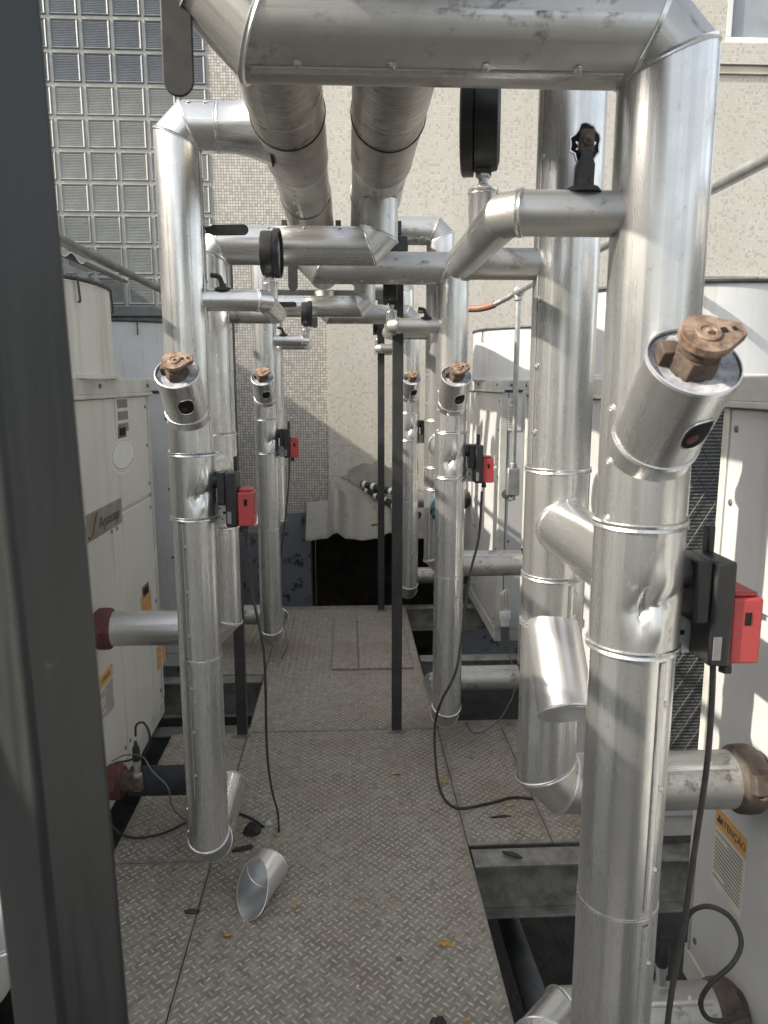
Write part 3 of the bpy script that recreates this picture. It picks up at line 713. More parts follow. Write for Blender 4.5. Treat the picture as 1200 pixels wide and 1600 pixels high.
# conduit drop and label on far right chiller
m = MB(); c = at(800, 650, 4.6); m.b2((c.x-.035, 4.6-.0045+.004, c.z-.09), (c.x+.06, 4.6+.003, c.z+.11)); lb = m.build('data_label', STK_W, RC3)
m = MB()
for k in range(9): m.b2((c.x-.02, 4.598, c.z-.07+k*.015), (c.x-.02+.05*(.6+.4*((k*7) % 3)/2), 4.599, c.z-.066+k*.015))
m.prism([(math.cos(a/12*6.283)*.022, math.sin(a/12*6.283)*.009) for a in range(12)], (c.x+.01, 4.5985, c.z+.085), (1, 0, 0), (0, 0, 1), .0004)
m.build('printed_lines', INKG, lb)
c = at(790, 772, 4.6); m = MB(); m.lathe((c.x, 4.6, c.z), (0, -1, 0), [(.028, 0), (.028, .004), (.02, .006), (0, .006)], 20); m.build('knockout_plug', GREYST, RC3)
# cable gland with corrugated sleeve
c = at(790, 950, 4.55); sl = thing('cable_conduit', (c.x, 4.55, .15), 'grey ribbed cable sleeve dropping from the far right chiller end panel', 'conduit')
m = MB(); m.lathe((c.x, 4.56, c.z-.02), (0, 0, -1), [(.032, 0), (.036, .01), (.036, .05), (.028, .055), (.028, .10)], 20); m.build('gland', PAINT, sl, bevel=0)
m = MB(); pr = []
for k in range(22): pr += [(.026, k*.011), (.030, k*.011+.003), (.030, k*.011+.006), (.026, k*.011+.009)]
m.lathe((c.x, 4.56, c.z-.12), (.06, 0, -1), pr, 18); m.build('ribbed_sleeve', GREYST, sl)
m = MB()
for k in range(4): m.tube([at(783+k*4, 955, 4.555), at(782+k*4, 930-k*2, 4.54), at(790, 925, 4.56), at(797, 945, 4.57)], .006, 6, 5)
m.build('wire', STK_W, sl)

# ------------------------------------------------------------------ overhead headers
H1X, H2X, HZ, HR = -.150, .115, 2.40, .097
def header(x, label, seed):
    t = thing('header_pipe', (x, 2.5, HZ), label, 'pipe', 'overhead header pipes')
    ys = [-.6, .8, 1.95, 2.48, 2.95, 4.0, 4.55, 5.08]
    for i in range(len(ys)-1):
        mt = ALU_WRAP if i in (0, 1, 2, 4, 6) and not (i == 4 and x > 0) else ALU_DULL
        r_ = HR if mt is ALU_WRAP else HR-.004
        pipe(t, [(x, ys[i]+.001, HZ), (x, ys[i+1]-.001, HZ)], r_, 'jacket_section', mt, seed+i, bands=False, seam=[100 if mt is ALU_DULL else None], ref=(0, 0, 1) if False else None)
        if i: straightband(t, (x, ys[i], HZ), (0, 1, 0), HR-.001, .0025, .009, ALU_DULL)
    m = MB(); m.lathe((x, 5.079, HZ), (0, 1, 0), [(HR, 0), (HR*.97, .03), (HR*.8, .07), (HR*.45, .10), (0, .108)], 48); m.build('end_cap', ALU_DULL, t)
    m = MB(); m.ring((x, 2.1, HZ), (0, 1, 0), HR+.002, .0018, 64, 5); m.build('tie_wire', WIRE, t)
    return t
header(H1X, 'left scratched overhead header pipe running down the walkway', 40)
header(H2X, 'right scratched overhead header pipe running down the walkway', 60)

# supports: posts and cross members
def post(x, y, z0, z1, label, a=.048, mat=CHAR, rot=0, wall_=.005):
    t = thing('steel_post', (x, y, z0), label, 'post', 'dark steel support posts')
    M_ = Matrix.Rotation(rot, 3, 'Z'); m = MB()
    L = [(0, 0), (a, 0), (a, wall_), (wall_, wall_), (wall_, a), (0, a)]
    pts = [M_ @ V((p-a/2, q-a/2, 0)) for p, q in L]; vs = [V((x, y, z0+.006))+p for p in pts]+[V((x, y, z1))+p for p in pts]
    m.add(vs, [(5, 4, 3, 2, 1, 0), (6, 7, 8, 9, 10, 11)]+[(i, (i+1) % 6, 6+(i+1) % 6, 6+i) for i in range(6)]); m.build('angle_bar', mat, t, bevel=.001)
    m = MB(); m.box((x, y, z0+.003), (a*1.9, a*1.9, .006), M_); m.build('foot_plate', BEAM, t, bevel=.001); return t
post(.232, 3.45, 0, 2.275, 'tall dark post standing right of centre on the walkway')
post(.245, 5.43, 0, 2.275, 'far dark post at the end of the walkway right of centre')
post(-.527, 3.44, 0, 2.275, 'dark post behind the near left pipes beside the left pit', rot=math.pi/2)
for y, lab in ((3.45, 'dark cross bar carrying the headers above the middle posts'), (5.43, 'dark cross bar carrying the headers at the far posts')):
    m = MB(); m.b2((-.56, y-.025, 2.276), (.275, y+.025, 2.301)); m.b2((-.56, y+.0195, 2.3015), (.275, y+.0245, 2.345))
    tag(m.build('cross_bar', CHAR, None, bevel=.001), lab, 'beam')
for xx, lab in ((H1X-.118, 'outer black stop beside the left header on the middle cross bar'), (H1X+.118, 'black stop on the cross bar between the headers'), (H2X+.118, 'outer black stop beside the right header on the middle cross bar')):
    m = MB(); m.b2((xx-.012, 3.42, 2.346), (xx+.012, 3.46, 2.40)); tag(m.build('pipe_stop', CHAR, None, bevel=.001), lab, 'bracket')
# big near post (square tube seen edge on)
t = thing('steel_post', (-.24, .52, 0), 'large blurred dark post filling the left photo edge', 'post', 'dark steel support posts')
pr_ = at(130, 800, .54); px_ = pr_.x-.036
m = MB(); M_ = Matrix.Rotation(R(58), 3, 'Z')
a = .066; ol = [(-a/2, -a/2), (a/2, -a/2), (a/2, a/2), (-a/2, a/2)]
vs = []
for z in (.008, 3.4):
    for p, q in ol: vs.append(V((px_-.010-.017*(z-1.2), .56, z))+M_ @ V((p, q, 0)))
m.add(vs, [(3, 2, 1, 0), (4, 5, 6, 7)]+[(i, (i+1) % 4, 4+(i+1) % 4, 4+i) for i in range(4)])
m.build('square_tube', POSTM, t, bevel=.006, bseg=3)
m = MB(); m.box((px_-.010, .56, .004), (.12, .12, .008), M_); m.build('foot_plate', BEAM, t)

# ------------------------------------------------------------------ piping units
RP = .065
def coupling(par, c, ax, r, mat, name='grooved_coupling'):
    c = V(c); ax = V(ax).normalized(); m = MB()
    m.lathe(c, ax, [(r*.8, -.034), (r*1.0, -.034), (r*1.05, -.028), (r*1.16, -.022), (r*1.18, 0), (r*1.16, .022), (r*1.05, .028), (r*1.0, .034), (r*.8, .034)], 40)
    up = V((0, 0, 1)) if abs(ax.z) < .5 else V((0, 1, 0)); sd_ = ax.cross(up)
    for sg in (1, -1):
        e = (up*.35+sd_*.94).normalized()*sg
        m.box(c+e*r*1.28, (.045, .045, .030), e.to_track_quat('Z', 'Y').to_matrix())
    o = m.build(name, mat, par, bevel=.003)
    for sg in (1, -1):
        m = MB(); e = (up*.35+sd_*.94).normalized()*sg; tt = ax.cross(e).normalized(); p = c+e*r*1.33
        m.cyl(p-tt*.034, p+tt*.034, .006, 8); m.hexn(p+tt*.022, tt, .011, .010); m.build('coupling_bolt', mat, o)
    return o

def yvalve(t, x, ya, s, big=False, red=True):
    """rusty valve bonnet in an open tilted stub"""
    d = V((0, -.70, .71)).normalized(); O = V((x, ya, 1.582)); r = .0605; L0, L1 = .0, .205; n = 72
    e1 = V((1, 0, 0)); e2 = d.cross(e1); m = MB(); rp = ripple(int(ya*100))
    prof = [(r, L0+.02), (r, .08), (r, .14), (r, L1), (r-.0015, L1+.001), (r-.0015, L1-.045)]
    m.lathe(O, d, prof, n, closed=True); st = m.build('valve_stub', ALU, t, ang=50)
    # mouth rim + bottom collar
    straightband(st, O+d*(L1-.002), d, r, .0018, .003, ALU_HOT, 'mouth_rim'); straightband(st, O+d*.058, d, r, .003, .004, ALU, 'collar_band')
    m = MB(); rr = random.Random(int(ya*77)); vs = []; N = 40; rings = 6
    for j in range(rings+1):
        q = .031+(r-.0025-.031)*j/rings
        for k in range(N):
            a = 2*math.pi*k/N; vs.append(O+d*(L1-.006+rr.uniform(-.0010, .0010)+.004*math.sin(a+1))+(e1*math.cos(a)+e2*math.sin(a))*q)
    fs = [(j*N+k, j*N+(k+1) % N, (j+1)*N+(k+1) % N, (j+1)*N+k) for j in range(rings) for k in range(N)]
    m.add(vs, fs); m.build('end_insulation', INSUL, st)
    m = MB(); m.lathe(O+d*(L1-.05), d, [(.034, 0), (.034, .030)], 24); m.build('dark_cavity', HOLE_SHADE, st)
    # bonnet
    m = MB(); m.hexn(O+d*(L1-.045), d, .0340, .062); 
    m.lathe(O+d*(L1+.0172), d, [(.026, 0), (.026, .016), (.022, .018)], 24)
    bo = m.build('valve_bonnet', RUST, st, bevel=.0015)
    ol = []; 
    for k in range(20):
        a = R(60+ 240*k/19); ol.append((math.cos(a)*.034, math.sin(a)*.034))
    ol += [(.049, -.011), (.051, .009)]
    ol = [(-p, q) for p, q in ol][::-1] if False else ol
    axx = (e1*.98+e2*.2).normalized(); ayy = d.cross(axx)
    m = MB(); m.prism(ol, O+d*(L1+.034), axx, ayy, .012)
    m.lathe(O+d*(L1+.046), d, [(.017, 0), (.016, .003), (.010, .003), (.010, .001), (.004, .001), (.004, .005), (0, .006)], 20)
    pl = m.build('indicator_plate', RUST_TAN, st, bevel=.0015)
    m = MB(); m.box(O+d*(L1+.0465)+axx*.022, (.007, .008, .002), Matrix((axx, ayy, d)).transposed()); m.box(O+d*(L1+.0465)+axx*.036, (.005, .006, .002), Matrix((axx, ayy, d)).transposed()); m.build('indicator_slot', HOLE_SHADE, pl)
    m = MB(); m.box(O+d*(L1+.002)-e1*.034+e2*.010, (.022, .024, .026), Matrix((e1, e2, d)).transposed()); m.box(O+d*(L1+.014)+e2*.034, (.022, .018, .028), Matrix((e1, e2, d)).transposed()); m.build('bonnet_lug', RUST, st, bevel=.002)
    # black patch on the jacket, painting the shade inside an opening below the mouth
    m = MB(); vs = []; nn = 28; cx_ = R(-82) ; 
    def cp(a, h, rad): return O+d*h+(e1*math.cos(a)+e2*math.sin(a))*rad
    # underside direction is e2 sign such that it faces the camera and down
    base_a = math.atan2(e2.dot(V((0, -.71, -.70))), e1.dot(V((0, -.71, -.70))))
    ca = base_a+.30; hs = .128; 
    for k in range(nn):
        a = 2*math.pi*k/nn; u = math.copysign(abs(math.cos(a))**.8, math.cos(a)); v_ = math.copysign(abs(math.sin(a))**.8, math.sin(a))
        vs.append(cp(ca+u*.36, hs+v_*.027, r+.0012))
    vs.append(cp(ca, hs, r+.0012)); m.add(vs, [(k, (k+1) % nn, nn) for k in range(nn)]); ho = m.build('jacket_hole_shade', HOLE_SHADE, st, ang=60)
    m = MB(); m.tube(vs[:nn]+[vs[0]], .0013, 6, 1); m.build('hole_edge', ALU, ho)
    if red:
        m = MB(); vs = [cp(ca-.10+.14*math.cos(k/14*6.283), hs-.006+.009*math.sin(k/14*6.283), r+.0018) for k in range(14)]+[cp(ca-.10, hs-.006, r+.0018)]
        m.add(vs, [(k, (k+1) % 14, 14) for k in range(14)]); m.build('red_cap', simple('faded_red_cap', (.12, .018, .018), (.07, .012, .012), 30, .6), ho)

def lever(par, p0, p1, wd=.038, th=.006, nrm=(0, -1, 0), name='valve_handle', mat=None, bend=0):
    p0, p1 = V(p0), V(p1); L = (p1-p0).length; ey = (p1-p0).normalized(); nz = V(nrm); ex = ey.cross(nz).normalized()
    ol = [(-wd*.28, 0), (wd*.28, 0), (wd*.34, L*.12), (wd*.5, L*.22), (wd*.5, L-wd*.5)]
    ol += [(wd*.5*math.cos(a), L-wd*.5+wd*.5*math.sin(a)) for a in [R(q) for q in range(15, 180, 15)]]
    ol += [(-wd*.5, L-wd*.5), (-wd*.5, L*.22), (-wd*.34, L*.12)]
    m = MB(); m.prism(ol, p0, ex, ey, th); return m.build(name, mat or RUBBER, par, bevel=.0015)

def actuator(x, y, z, label, hascable=True):
    t = thing('valve_actuator', (x, y, z), label, 'actuator', 'red and black valve actuators on the pipes')
    m = MB(); m.cyl((x-.012, y, z+.02), (x+.020, y, z+.02), .026, 24); m.build('mounting_neck', BLK, t)
    m = MB(); m.b2((x+.016, y-.040, z-.052), (x+.040, y+.042, z+.046)); m.build('gear_case', BLK, t, bevel=.004)
    m = MB(); m.b2((x+.0405, y-.046, z-.118), (x+.074, y+.046, z+.046)); ma = m.build('motor_case', BLK, t, bevel=.005)
    m = MB(); m.b2((x+.002, y+.018, z-.118), (x+.0402, y+.021, z-.0525)); bk = m.build('bracket_plate', GALV, t, bevel=.001)
    for hx, hz, hr in ((.012, -.070, .003), (.026, -.084, .0045), (.012, -.098, .0025), (.020, -.104, .0025)): m = MB(); m.lathe((x+hx, y+.018, z+hz), (0, -1, 0), [(hr, 0), (hr, .0004), (0, .0004)], 12); m.build('bolt_hole', HOLE_SHADE, bk)
    m = MB(); m.b2((x+.045, y-.048, z-.106), (x+.057, y-.0455, z-.070)); m.build('rating_label', INKG, ma)
    m = MB(); m.b2((x+.0745, y-.040, z-.116), (x+.122, y+.040, z-.012)); m.b2((x+.078, y-.034, z-.0118), (x+.116, y+.034, z-.004)); rd = m.build('red_cover', RED, t, bevel=.004)
    m = MB(); m.b2((x+.096, y-.0415, z-.052), (x+.102, y-.0398, z-.036)); m.b2((x+.094, y-.0408, z-.054), (x+.104, y-.0396, z-.034)); m.build('release_slot', HOLE_SHADE, rd)
    m = MB(); m.b2((x+.1215, y-.020, z-.085), (x+.1226, y-.006, z-.020)); m.build('side_print', INK, rd)
    m = MB(); m.b2((x+.058, y+.020, z+.040), (x+.070, y+.040, z+.088)); m.build('manual_lever', BLK, t, bevel=.003)
    m = MB(); m.cyl((x+.086, y-.01, z-.116), (x+.086, y-.01, z-.134), .009, 12); m.hexn((x+.086, y-.01, z-.130), (0, 0, -1), .011, .010); m.build('cable_gland', BLK, t)
    return t

def gauge(c, s, yaw, label):
    """c = bottom of stem; face points to the walkway centre (-s)"""
    t = thing('pressure_gauge', c, label, 'gauge', 'black dial gauges on the pipe branches'); c = V(c)
    m = MB(); m.lathe(c, (0, 0, 1), [(.011, -.003), (.011, .006), (.008, .008), (.008, .018)], 16); m.hexn(c+V((0, 0, .017)), (0, 0, 1), .012, .012); m.build('stem', GALV, t)
    ax = V((-s*math.cos(yaw), -math.sin(yaw), 0)); o = c+V((0, 0, .030+.066)); sd_ = ax.cross(V((0, 0, 1)))
    m = MB(); m.lathe(o-ax*.026, ax, [(.052, 0), (.066, .004), (.0675, .010), (.0675, .040), (.066, .042)], 56); m.box(c+V((0, 0, .034)), (.026, .026, .022), Matrix((ax, sd_, V((0, 0, 1)))).transposed()); m.build('case', BLK, t, ang=30)
    m = MB(); m.lathe(o+ax*.016, ax, [(.066, 0), (.0745, .001), (.0745, .018), (.071, .021), (.067, .0205), (.0665, .010)], 56, closed=True); bz = m.build('bezel', BLK, t, ang=30)
    m = MB(); m.lathe(o+ax*.026, ax, [(.067, 0), (0, 0.0001)], 48); di = m.build('dial', GLASSW, t)
    m = MB(); e1 = V((0, 0, 1)); e2 = ax.cross(e1)
    for k in range(28):
        a = R(-135+270*k/27); dd = e1*math.cos(a)+e2*math.sin(a)
        m.box(o+ax*.0264+dd*.056, (.0006, .0014, .008 if k % 3 else .012), Matrix((ax, ax.cross(dd), dd)).transposed())
    m.build('dial_marks', INK, di)
    m = MB(); dd = (e1*math.cos(.9)+e2*math.sin(.9)); m.box(o+ax*.0285+dd*.016, (.0008, .003, .058), Matrix((ax, ax.cross(dd), dd)).transposed()); m.lathe(o+ax*.027, ax, [(.005, 0), (.005, .003), (0, .003)], 12); m.build('needle', INK, t)
    return t

def unit(s, ya, names, xg=None, top=True, teal=False, mat=ALU, foam=False, coup=COUPL, seed=1, gyaw=.0, clouds=None):
    yb = ya+.45; x = .443*s if s > 0 else -.465; xf = .905*s
    lab = names
    # ---------------- pipe A (nearer)
    A = thing('insulated_pipe', (x, ya, 0), lab['A'], 'pipe', 'silver clad risers')
    low = chamfer([(xf-.03*s, yb, .185), (x, yb, .185), (x, ya, .185), (x, ya, .40)], [.07, .06])
    nm = ['lower_branch', 'elbow_gore', 'floor_run', 'elbow_gore', 'riser_foot']
    ms = [FOAM if foam else ALU_DULL, ALU, ALU, ALU_DULL, mat]
    if foam:
        # bare black foam sleeve between chiller and elbow
        pipe(A, [(xf-.06*s, yb, .185), (x-.12*0+.13*s, yb, .185)], .056, 'foam_sleeve', FOAM, seed+3, bands=False, caps=(True, True))
        low[0] = V((x+.135*s, yb, .185)); ms[0] = ALU
    pipe(A, low, RP, nm, mat, seed, mats=ms, seam=[None if foam else 60, None, 120, None, 25])
    # riser in jacketed lengths
    def dent(q, c, o):
        ang = math.atan2(o.x, -o.y)+(.0 if s > 0 else -.55)   # 0 = towards the camera, + = towards +x
        a2 = ang+.28
        k = .013*math.exp(-(a2/.26)**2)*math.exp(-abs(q.z-1.367)/.026)
        if a2 > 0: k += .010*math.exp(-abs(q.z-(1.367+.022*a2))/.011)*math.exp(-(a2/1.1)**4)
        k -= .006*math.exp(-((a2-.55)/.28)**2)*math.exp(-((q.z-1.415)/.030)**2)+.004*math.exp(-((a2-.5)/.2)**2)*math.exp(-((q.z-1.335)/.02)**2)
        k += .006*math.exp(-abs(a2-.05-(q.z-1.367)*3)/.07)*(1 if q.z > 1.367 else .4)*math.exp(-abs(q.z-1.39)/.05)
        return q-o*k
    zs = [.40, .86, 1.300, 1.492]
    for i in range(2):
        pipe(A, [(x, ya, zs[i]+.0005), (x, ya, zs[i+1])], RP-.0006*i, 'riser_section', mat, seed+10+i, bands=False, seam=[25 if s > 0 else -25], ref=(0, -1, 0))
    pipe(A, [(x, ya, 1.3005), (x, ya, 1.4915)], RP+.0025, 'valve_section', mat, seed+13, bands=False, warp=dent, step=.006, n=110, ref=(0, -1, 0))
    for z_ in (1.300, 1.492): straightband(A, (x, ya, z_), (0, 0, 1), RP+.003, .0045, .0065)
    if s < 0 or seed % 2: straightband(A, (x, ya, .86), (0, 0, 1), RP-.0005, .0012, .0025)
    if s > 0:
        up = chamfer([(x, ya, 1.4925), (x, ya, 2.165), (H1X, ya, 2.165), (H1X, ya, 2.315)], [.034, .040])
        nm = ['riser_section', 'elbow_gore', 'crossover_run', 'elbow_gore', 'header_drop']
        pipe(A, up, RP, nm, mat, seed+20, seam=[70, -70, -65, None, None], mats=[mat, ALU_DULL, ALU_DULL if seed > 1 else ALU_DULL, ALU_DULL, ALU_DULL], ref=(0, -1, 0))
        lever(A, (H1X-.065, ya-.02, 2.30), (H1X-.067, ya-.02, 2.070), .040, name='valve_handle')
    else:
        up = chamfer([(x, ya, 1.4925), (x, ya, HZ), (H1X-.20, ya, HZ)], [.034])
        nm = ['riser_section', 'elbow_gore', 'header_branch']
        pipe(A, up, RP, nm, mat, seed+20, seam=[75, -70, -60], ref=(0, -1, 0))
        pipe(A, [(H1X-.20, ya, HZ), (H1X-.055, ya, HZ)], RP, 'flared_saddle', mat, seed+27, bands=False, radii=[RP, RP+.034], step=.01)
        straightband(A, (H1X-.20, ya, HZ), (1, 0, 0), RP)
        lever(A, (x+.055, ya+.045, 2.135), (x+.185, ya+.03, 2.135), .030, name='valve_handle')
    yvalve(A, x, ya, s, red=(seed < 4))
    # bypass to the other riser
    pipe(A, [(x, ya+.02, 1.405), (x, yb-.02, 1.405)], .056, 'bypass_pipe', mat, seed+30, bands=False, seam=[80], ref=(1, 0, 0))
    straightband(A, (x, yb-.072, 1.405), (0, 1, 0), .056, .002, .004)
    m = MB()
    for a_ in (.02, .5): 
        for z_ in (1.62, 1.545+.0, 1.50): pass
    for z_, sg in ((1.50, -1), (1.585, -1), (1.662, -1)):
        nrm = V((sg*.93, -.36, 0)); rivet(m, V((x, ya, z_))+nrm*(RP+.0004), nrm, .0052)
    m.build('rivet_row', ALU_HOT, A)
    if True:
        coupling(A, (xf, yb, .185), (1, 0, 0), .058 if foam else .062, coup)
        m = MB(); m.cyl((xf, yb, .185), (.96*s, yb, .185), .045, 24); m.build('pipe_end', coup, A)
    # ---------------- pipe B (farther)
    B = thing('insulated_pipe', (x, yb, 0), lab['B'], 'pipe', 'silver clad risers')
    ztop = HZ if s > 0 else 2.165
    low = chamfer([(xf-.03*s, yb, .80), (x, yb, .80), (x, yb, 1.185)], [.042])
    pipe(B, low, RP, ['upper_branch', 'elbow_gore', 'riser_section'], mat, seed+40, seam=[-35, -40, 30], mats=[ALU_DULL if s > 0 else ALU, ALU_DULL if s > 0 else mat, mat], ref=(0, 0, 1))
    pipe(B, [(x, yb, 1.1855), (x, yb, 1.2925)], RP+.001, 'strainer_section', mat, seed+44, bands=False, seam=[20], ref=(0, -1, 0))
    pipe(B, [(x, yb, 1.293), (x, yb, 1.52)], RP+.0018, 'tee_section', mat, seed+45, bands=False, seam=[10], ref=(0, -1, 0))
    for z_ in (1.186, 1.293, 1.521): straightband(B, (x, yb, z_), (0, 0, 1), RP+.002, .004, .006)
    if s > 0:
        up = chamfer([(x, yb, 1.5215), (x, yb, HZ), (H2X+.08, yb, HZ)], [.034])
        pipe(B, up, RP, ['riser_section', 'elbow_gore', 'header_branch'], mat, seed+50, seam=[-75, -70, -60], mats=[mat, ALU_DULL, ALU_DULL], ref=(0, -1, 0))
        # torn opening, its inner shade painted as a black patch, with valve lever
        c = V((x+.012, yb-.001, 2.14)); m = MB(); vs = []; rr = random.Random(seed)
        for k in range(22):
            a = k/22*6.283; q = rr.uniform(.85, 1.12); ua = .18+math.cos(a)*.47*q; zz = 2.142+math.sin(a)*.037*q
            vs.append(V((x+math.sin(ua)*(RP+.0016), yb-math.cos(ua)*(RP+.0016), zz)))
        vs.append(V((x+math.sin(.18)*(RP+.0016), yb-math.cos(.18)*(RP+.0016), 2.135))); m.add(vs, [(k, (k+1) % 22, 22) for k in range(22)]); ho = m.build('torn_opening_shade', HOLE_SHADE, B)
        m = MB(); m.tube(vs[:22]+[vs[0]], .002, 6, 1); m.build('torn_edge', ALU_HOT, ho)
        m = MB(); m.b2((x-.004, yb-.080, 2.125), (x+.022, yb-.064, 2.165)); m.lathe((x+.010, yb-.083, 2.145), (0, -1, 0), [(.011, 0), (.010, .003), (.006, .003), (.005, .008), (0, .009)], 14); m.build('valve_stem', RUST, B, bevel=.003)
        lever(B, (x+.008, yb-.076, 2.130), (x+.006, yb-.076, 2.012), .034, name='valve_handle')
    else:
        up = chamfer([(x, yb, 1.5215), (x, yb, ztop), (H2X, yb, ztop), (H2X, yb, 2.315)], [.034, .040])
        pipe(B, up, RP, ['riser_section', 'elbow_gore', 'crossover_run', 'elbow_gore', 'header_drop'], mat, seed+50, seam=[70, -70, -60, -60, None], mats=[mat, mat, mat, ALU_HOT, ALU_DULL], ref=(0, -1, 0))
    # strainer pocket
    d = V((0, -.66, -.75)).normalized(); O = V((x-.004, yb, 1.205)); m = MB()
    if s < 0: pass
    elif not teal:
        m.lathe(O, d, [(.058, .0), (.058, .05), (.0575, .12), (.0575, .222), (.055, .2245), (0, .2245)], 64); sk = m.build('strainer_pocket', ALU_HOT, B, ang=40)
        straightband(sk, O+d*.220, d, .0575, .0022, .003, ALU_HOT, 'pocket_rim')
    else:
        m.lathe(O, d, [(.030, .0), (.030, .10), (.042, .11), (.044, .16), (.036, .165), (.034, .19), (.022, .192), (.020, .21), (0, .211)], 24); m.build('strainer_body', TEAL, B, bevel=0)
    coupling(B, (xf, yb, .80), (1, 0, 0), .066, coup); m = MB(); m.cyl((xf, yb, .80), (.96*s, yb, .80), .048, 24); m.build('pipe_end', coup, B)
    # ---------------- gauge branch between the pair
    xg = xg if xg is not None else (.228 if s > 0 else -.240); rg = .031; zg = 1.935
    G = thing('gauge_branch', (xg, ya, zg), lab['G'], 'pipe', 'small branch pipes that carry the gauges')
    bp = chamfer([(x-.055*s, ya, zg), (xg, ya, zg), (xg, yb, zg), (x-.055*s, yb, zg)], [.018, .014])
    dk = lab.get('dark', False); mg = ALU_DULL if s > 0 else ALU
    pipe(G, bp, rg, ['branch_arm', 'elbow_gore', 'link_pipe', 'elbow_gore', 'branch_arm'], mg, seed+60, n=48, mats=[mg, mg, ALU, mg, ALU_DULL], ref=(0, 0, 1), skipband=(2, 3))
    ym = (ya+yb)/2-.02
    m = MB(); m.lathe((xg, ym, zg), (0, 0, 1), [(.024, 0), (.024, .075), (.025, .077), (.025, .080), (.0, .081)], 40); st = m.build('gauge_riser', ALU, G); straightband(st, (xg, ym, zg+.074), (0, 0, 1), .024, .0016, .0025)
    m = MB(); xm = x-.11*s; m.lathe((xm, ya, zg+.026), (0, 0, 1), [(.028, 0), (.022, .008), (.010, .012), (.010, .02)], 20); m.build('cock_cover', RUBBER if s > 0 else BLK, G)
    m = MB(); m.tube([(xm, ya, zg+.034), (xm+.002, ya, zg+.040)] if seed == 1 else [(xm, ya, zg+.034), (xm-.004, ya, zg+.052), (xm-.012, ya, zg+.066), (xm-.034, ya, zg+.070)], .007, 8, 6); m.build('cock_handle', BLK, G)
    gauge((xg, ym, zg+(.081 if s > 0 else .068)), s, gyaw, lab['D'])
    actuator(x+RP-.004, ya, 1.392, lab['V'])
    return A, B

unit(1, 1.09, dict(A='nearest large silver riser at the right with dented middle and rusty tilted valve', B='second large silver riser from the right with a torn opening and a hanging capped pocket',
    G='thick stained branch pipe at the upper right under the biggest gauge', D='biggest black gauge seen edge-on at the upper right', V='red and black actuator at the right photo edge on the nearest riser'), seed=1, gyaw=-.20)
LA, LB = unit(-1, 2.24, dict(A='nearest silver riser left of the walkway with a rusty valve in its tilted stub', B='silver riser tucked behind the nearest left riser with crossover under the headers',
    G='grey branch pipe on the nearest left riser under a gauge with visible glass', D='black gauge on the nearest left riser with its glass face showing', V='red and black actuator on the nearest left riser'), seed=2, foam=True, coup=RUST_RED, gyaw=.035)
unit(1, 3.18, dict(A='middle right silver riser standing just behind the tall dark post', B='silver riser behind the middle right one with a teal strainer cap',
    G='small branch pipe on the middle right riser beside the dark post', D='black gauge edge-on above the tall dark post', V='red and black actuator on the middle right riser in front of white chillers'), seed=3, teal=True, xg=.20, gyaw=-.065)
unit(-1, 4.32, dict(A='far silver riser left of the walkway in front of the mosaic wall', B='silver riser behind the far left one ending over the plates',
    G='small dark branch pipe on the far left riser', D='small black gauge before the mosaic wall on the far left riser', V='small red and black actuator on the far left riser'), seed=4, coup=COUPL, gyaw=.0)
unit(1, 5.28, dict(A='farthest right silver riser at the end of the walkway', B='farthest silver riser of all standing past the walkway end at the right',
    G='smallest branch pipe near the rear wall on the farthest right riser', D='smallest black gauge just under the far crossover pipes', V='red and black actuator on the farthest right riser mostly hidden by other pipes'), seed=5, gyaw=-.05)

# ------------------------------------------------------------------ cables
def cable(pts, r, label, mat=RUBBER, sub=8, name='cable'):
    m = MB(); m.tube(pts, r, 8, sub); return tag(m.build(name, mat), label, 'cable', 'cables by the pipes')
cable([at(386, 822, 2.235), at(386, 850, 2.23), at(395, 930, 2.22), at(411, 1010, 2.215), at(415, 1080, 2.24), at(417, 1170, 2.36), at(424, 1230, 2.50), onz(434, 1270, .02), onz(436, 1298, .006)], .0042, 'black cable hanging from the nearest left actuator down to the plates')
cable([at(753, 768, 3.165), at(748, 840, 3.15), at(734, 900, 3.12), at(722, 990, 3.06), at(712, 1050, 2.99), at(690, 1095, 2.98), at(680, 1130, 3.02), at(680, 1180, 2.98), onz(688, 1235, .01), onz(712, 1262, .006), onz(760, 1256, .006), onz(800, 1246, .006), onz(832, 1248, .006)], .0055, 'long black cable from the middle right actuator curling onto the right plates')
cable([at(1114, 1038, 1.085), at(1112, 1100, 1.08), at(1104, 1200, 1.07), at(1085, 1330, 1.06), at(1068, 1450, 1.05), at(1048, 1560, 1.045), at(1035, 1680, 1.04)], .0050, 'thick black cable hanging in front of the right photo edge')
cable([at(1070, 1470, 1.36), at(1076, 1430, 1.35), at(1105, 1416, 1.32), at(1140, 1432, 1.30), at(1158, 1470, 1.28), at(1145, 1505, 1.26), at(1112, 1535, 1.26), at(1095, 1565, 1.27), at(1105, 1590, 1.28), at(1130, 1595, 1.28), at(1165, 1585, 1.30)], .0052, 'looped black sensor cable in front of the caution sticker')
cable([at(212, 1150, 2.58), at(213, 1133, 2.56), at(225, 1130, 2.52), at(234, 1150, 2.48), at(228, 1175, 2.50), at(205, 1187, 2.56), at(180, 1192, 2.62)], .0042, 'small black cable loop beside the foam covered pipe')
cable([at(175, 1190, 2.60), at(195, 1180, 2.56), at(222, 1182, 2.50), at(238, 1205, 2.46), at(262, 1230, 2.44), at(270, 1262, 2.46), at(292, 1284, 2.50)], .0026, 'thin grey cable drooping over the foam covered pipe', GREYST)
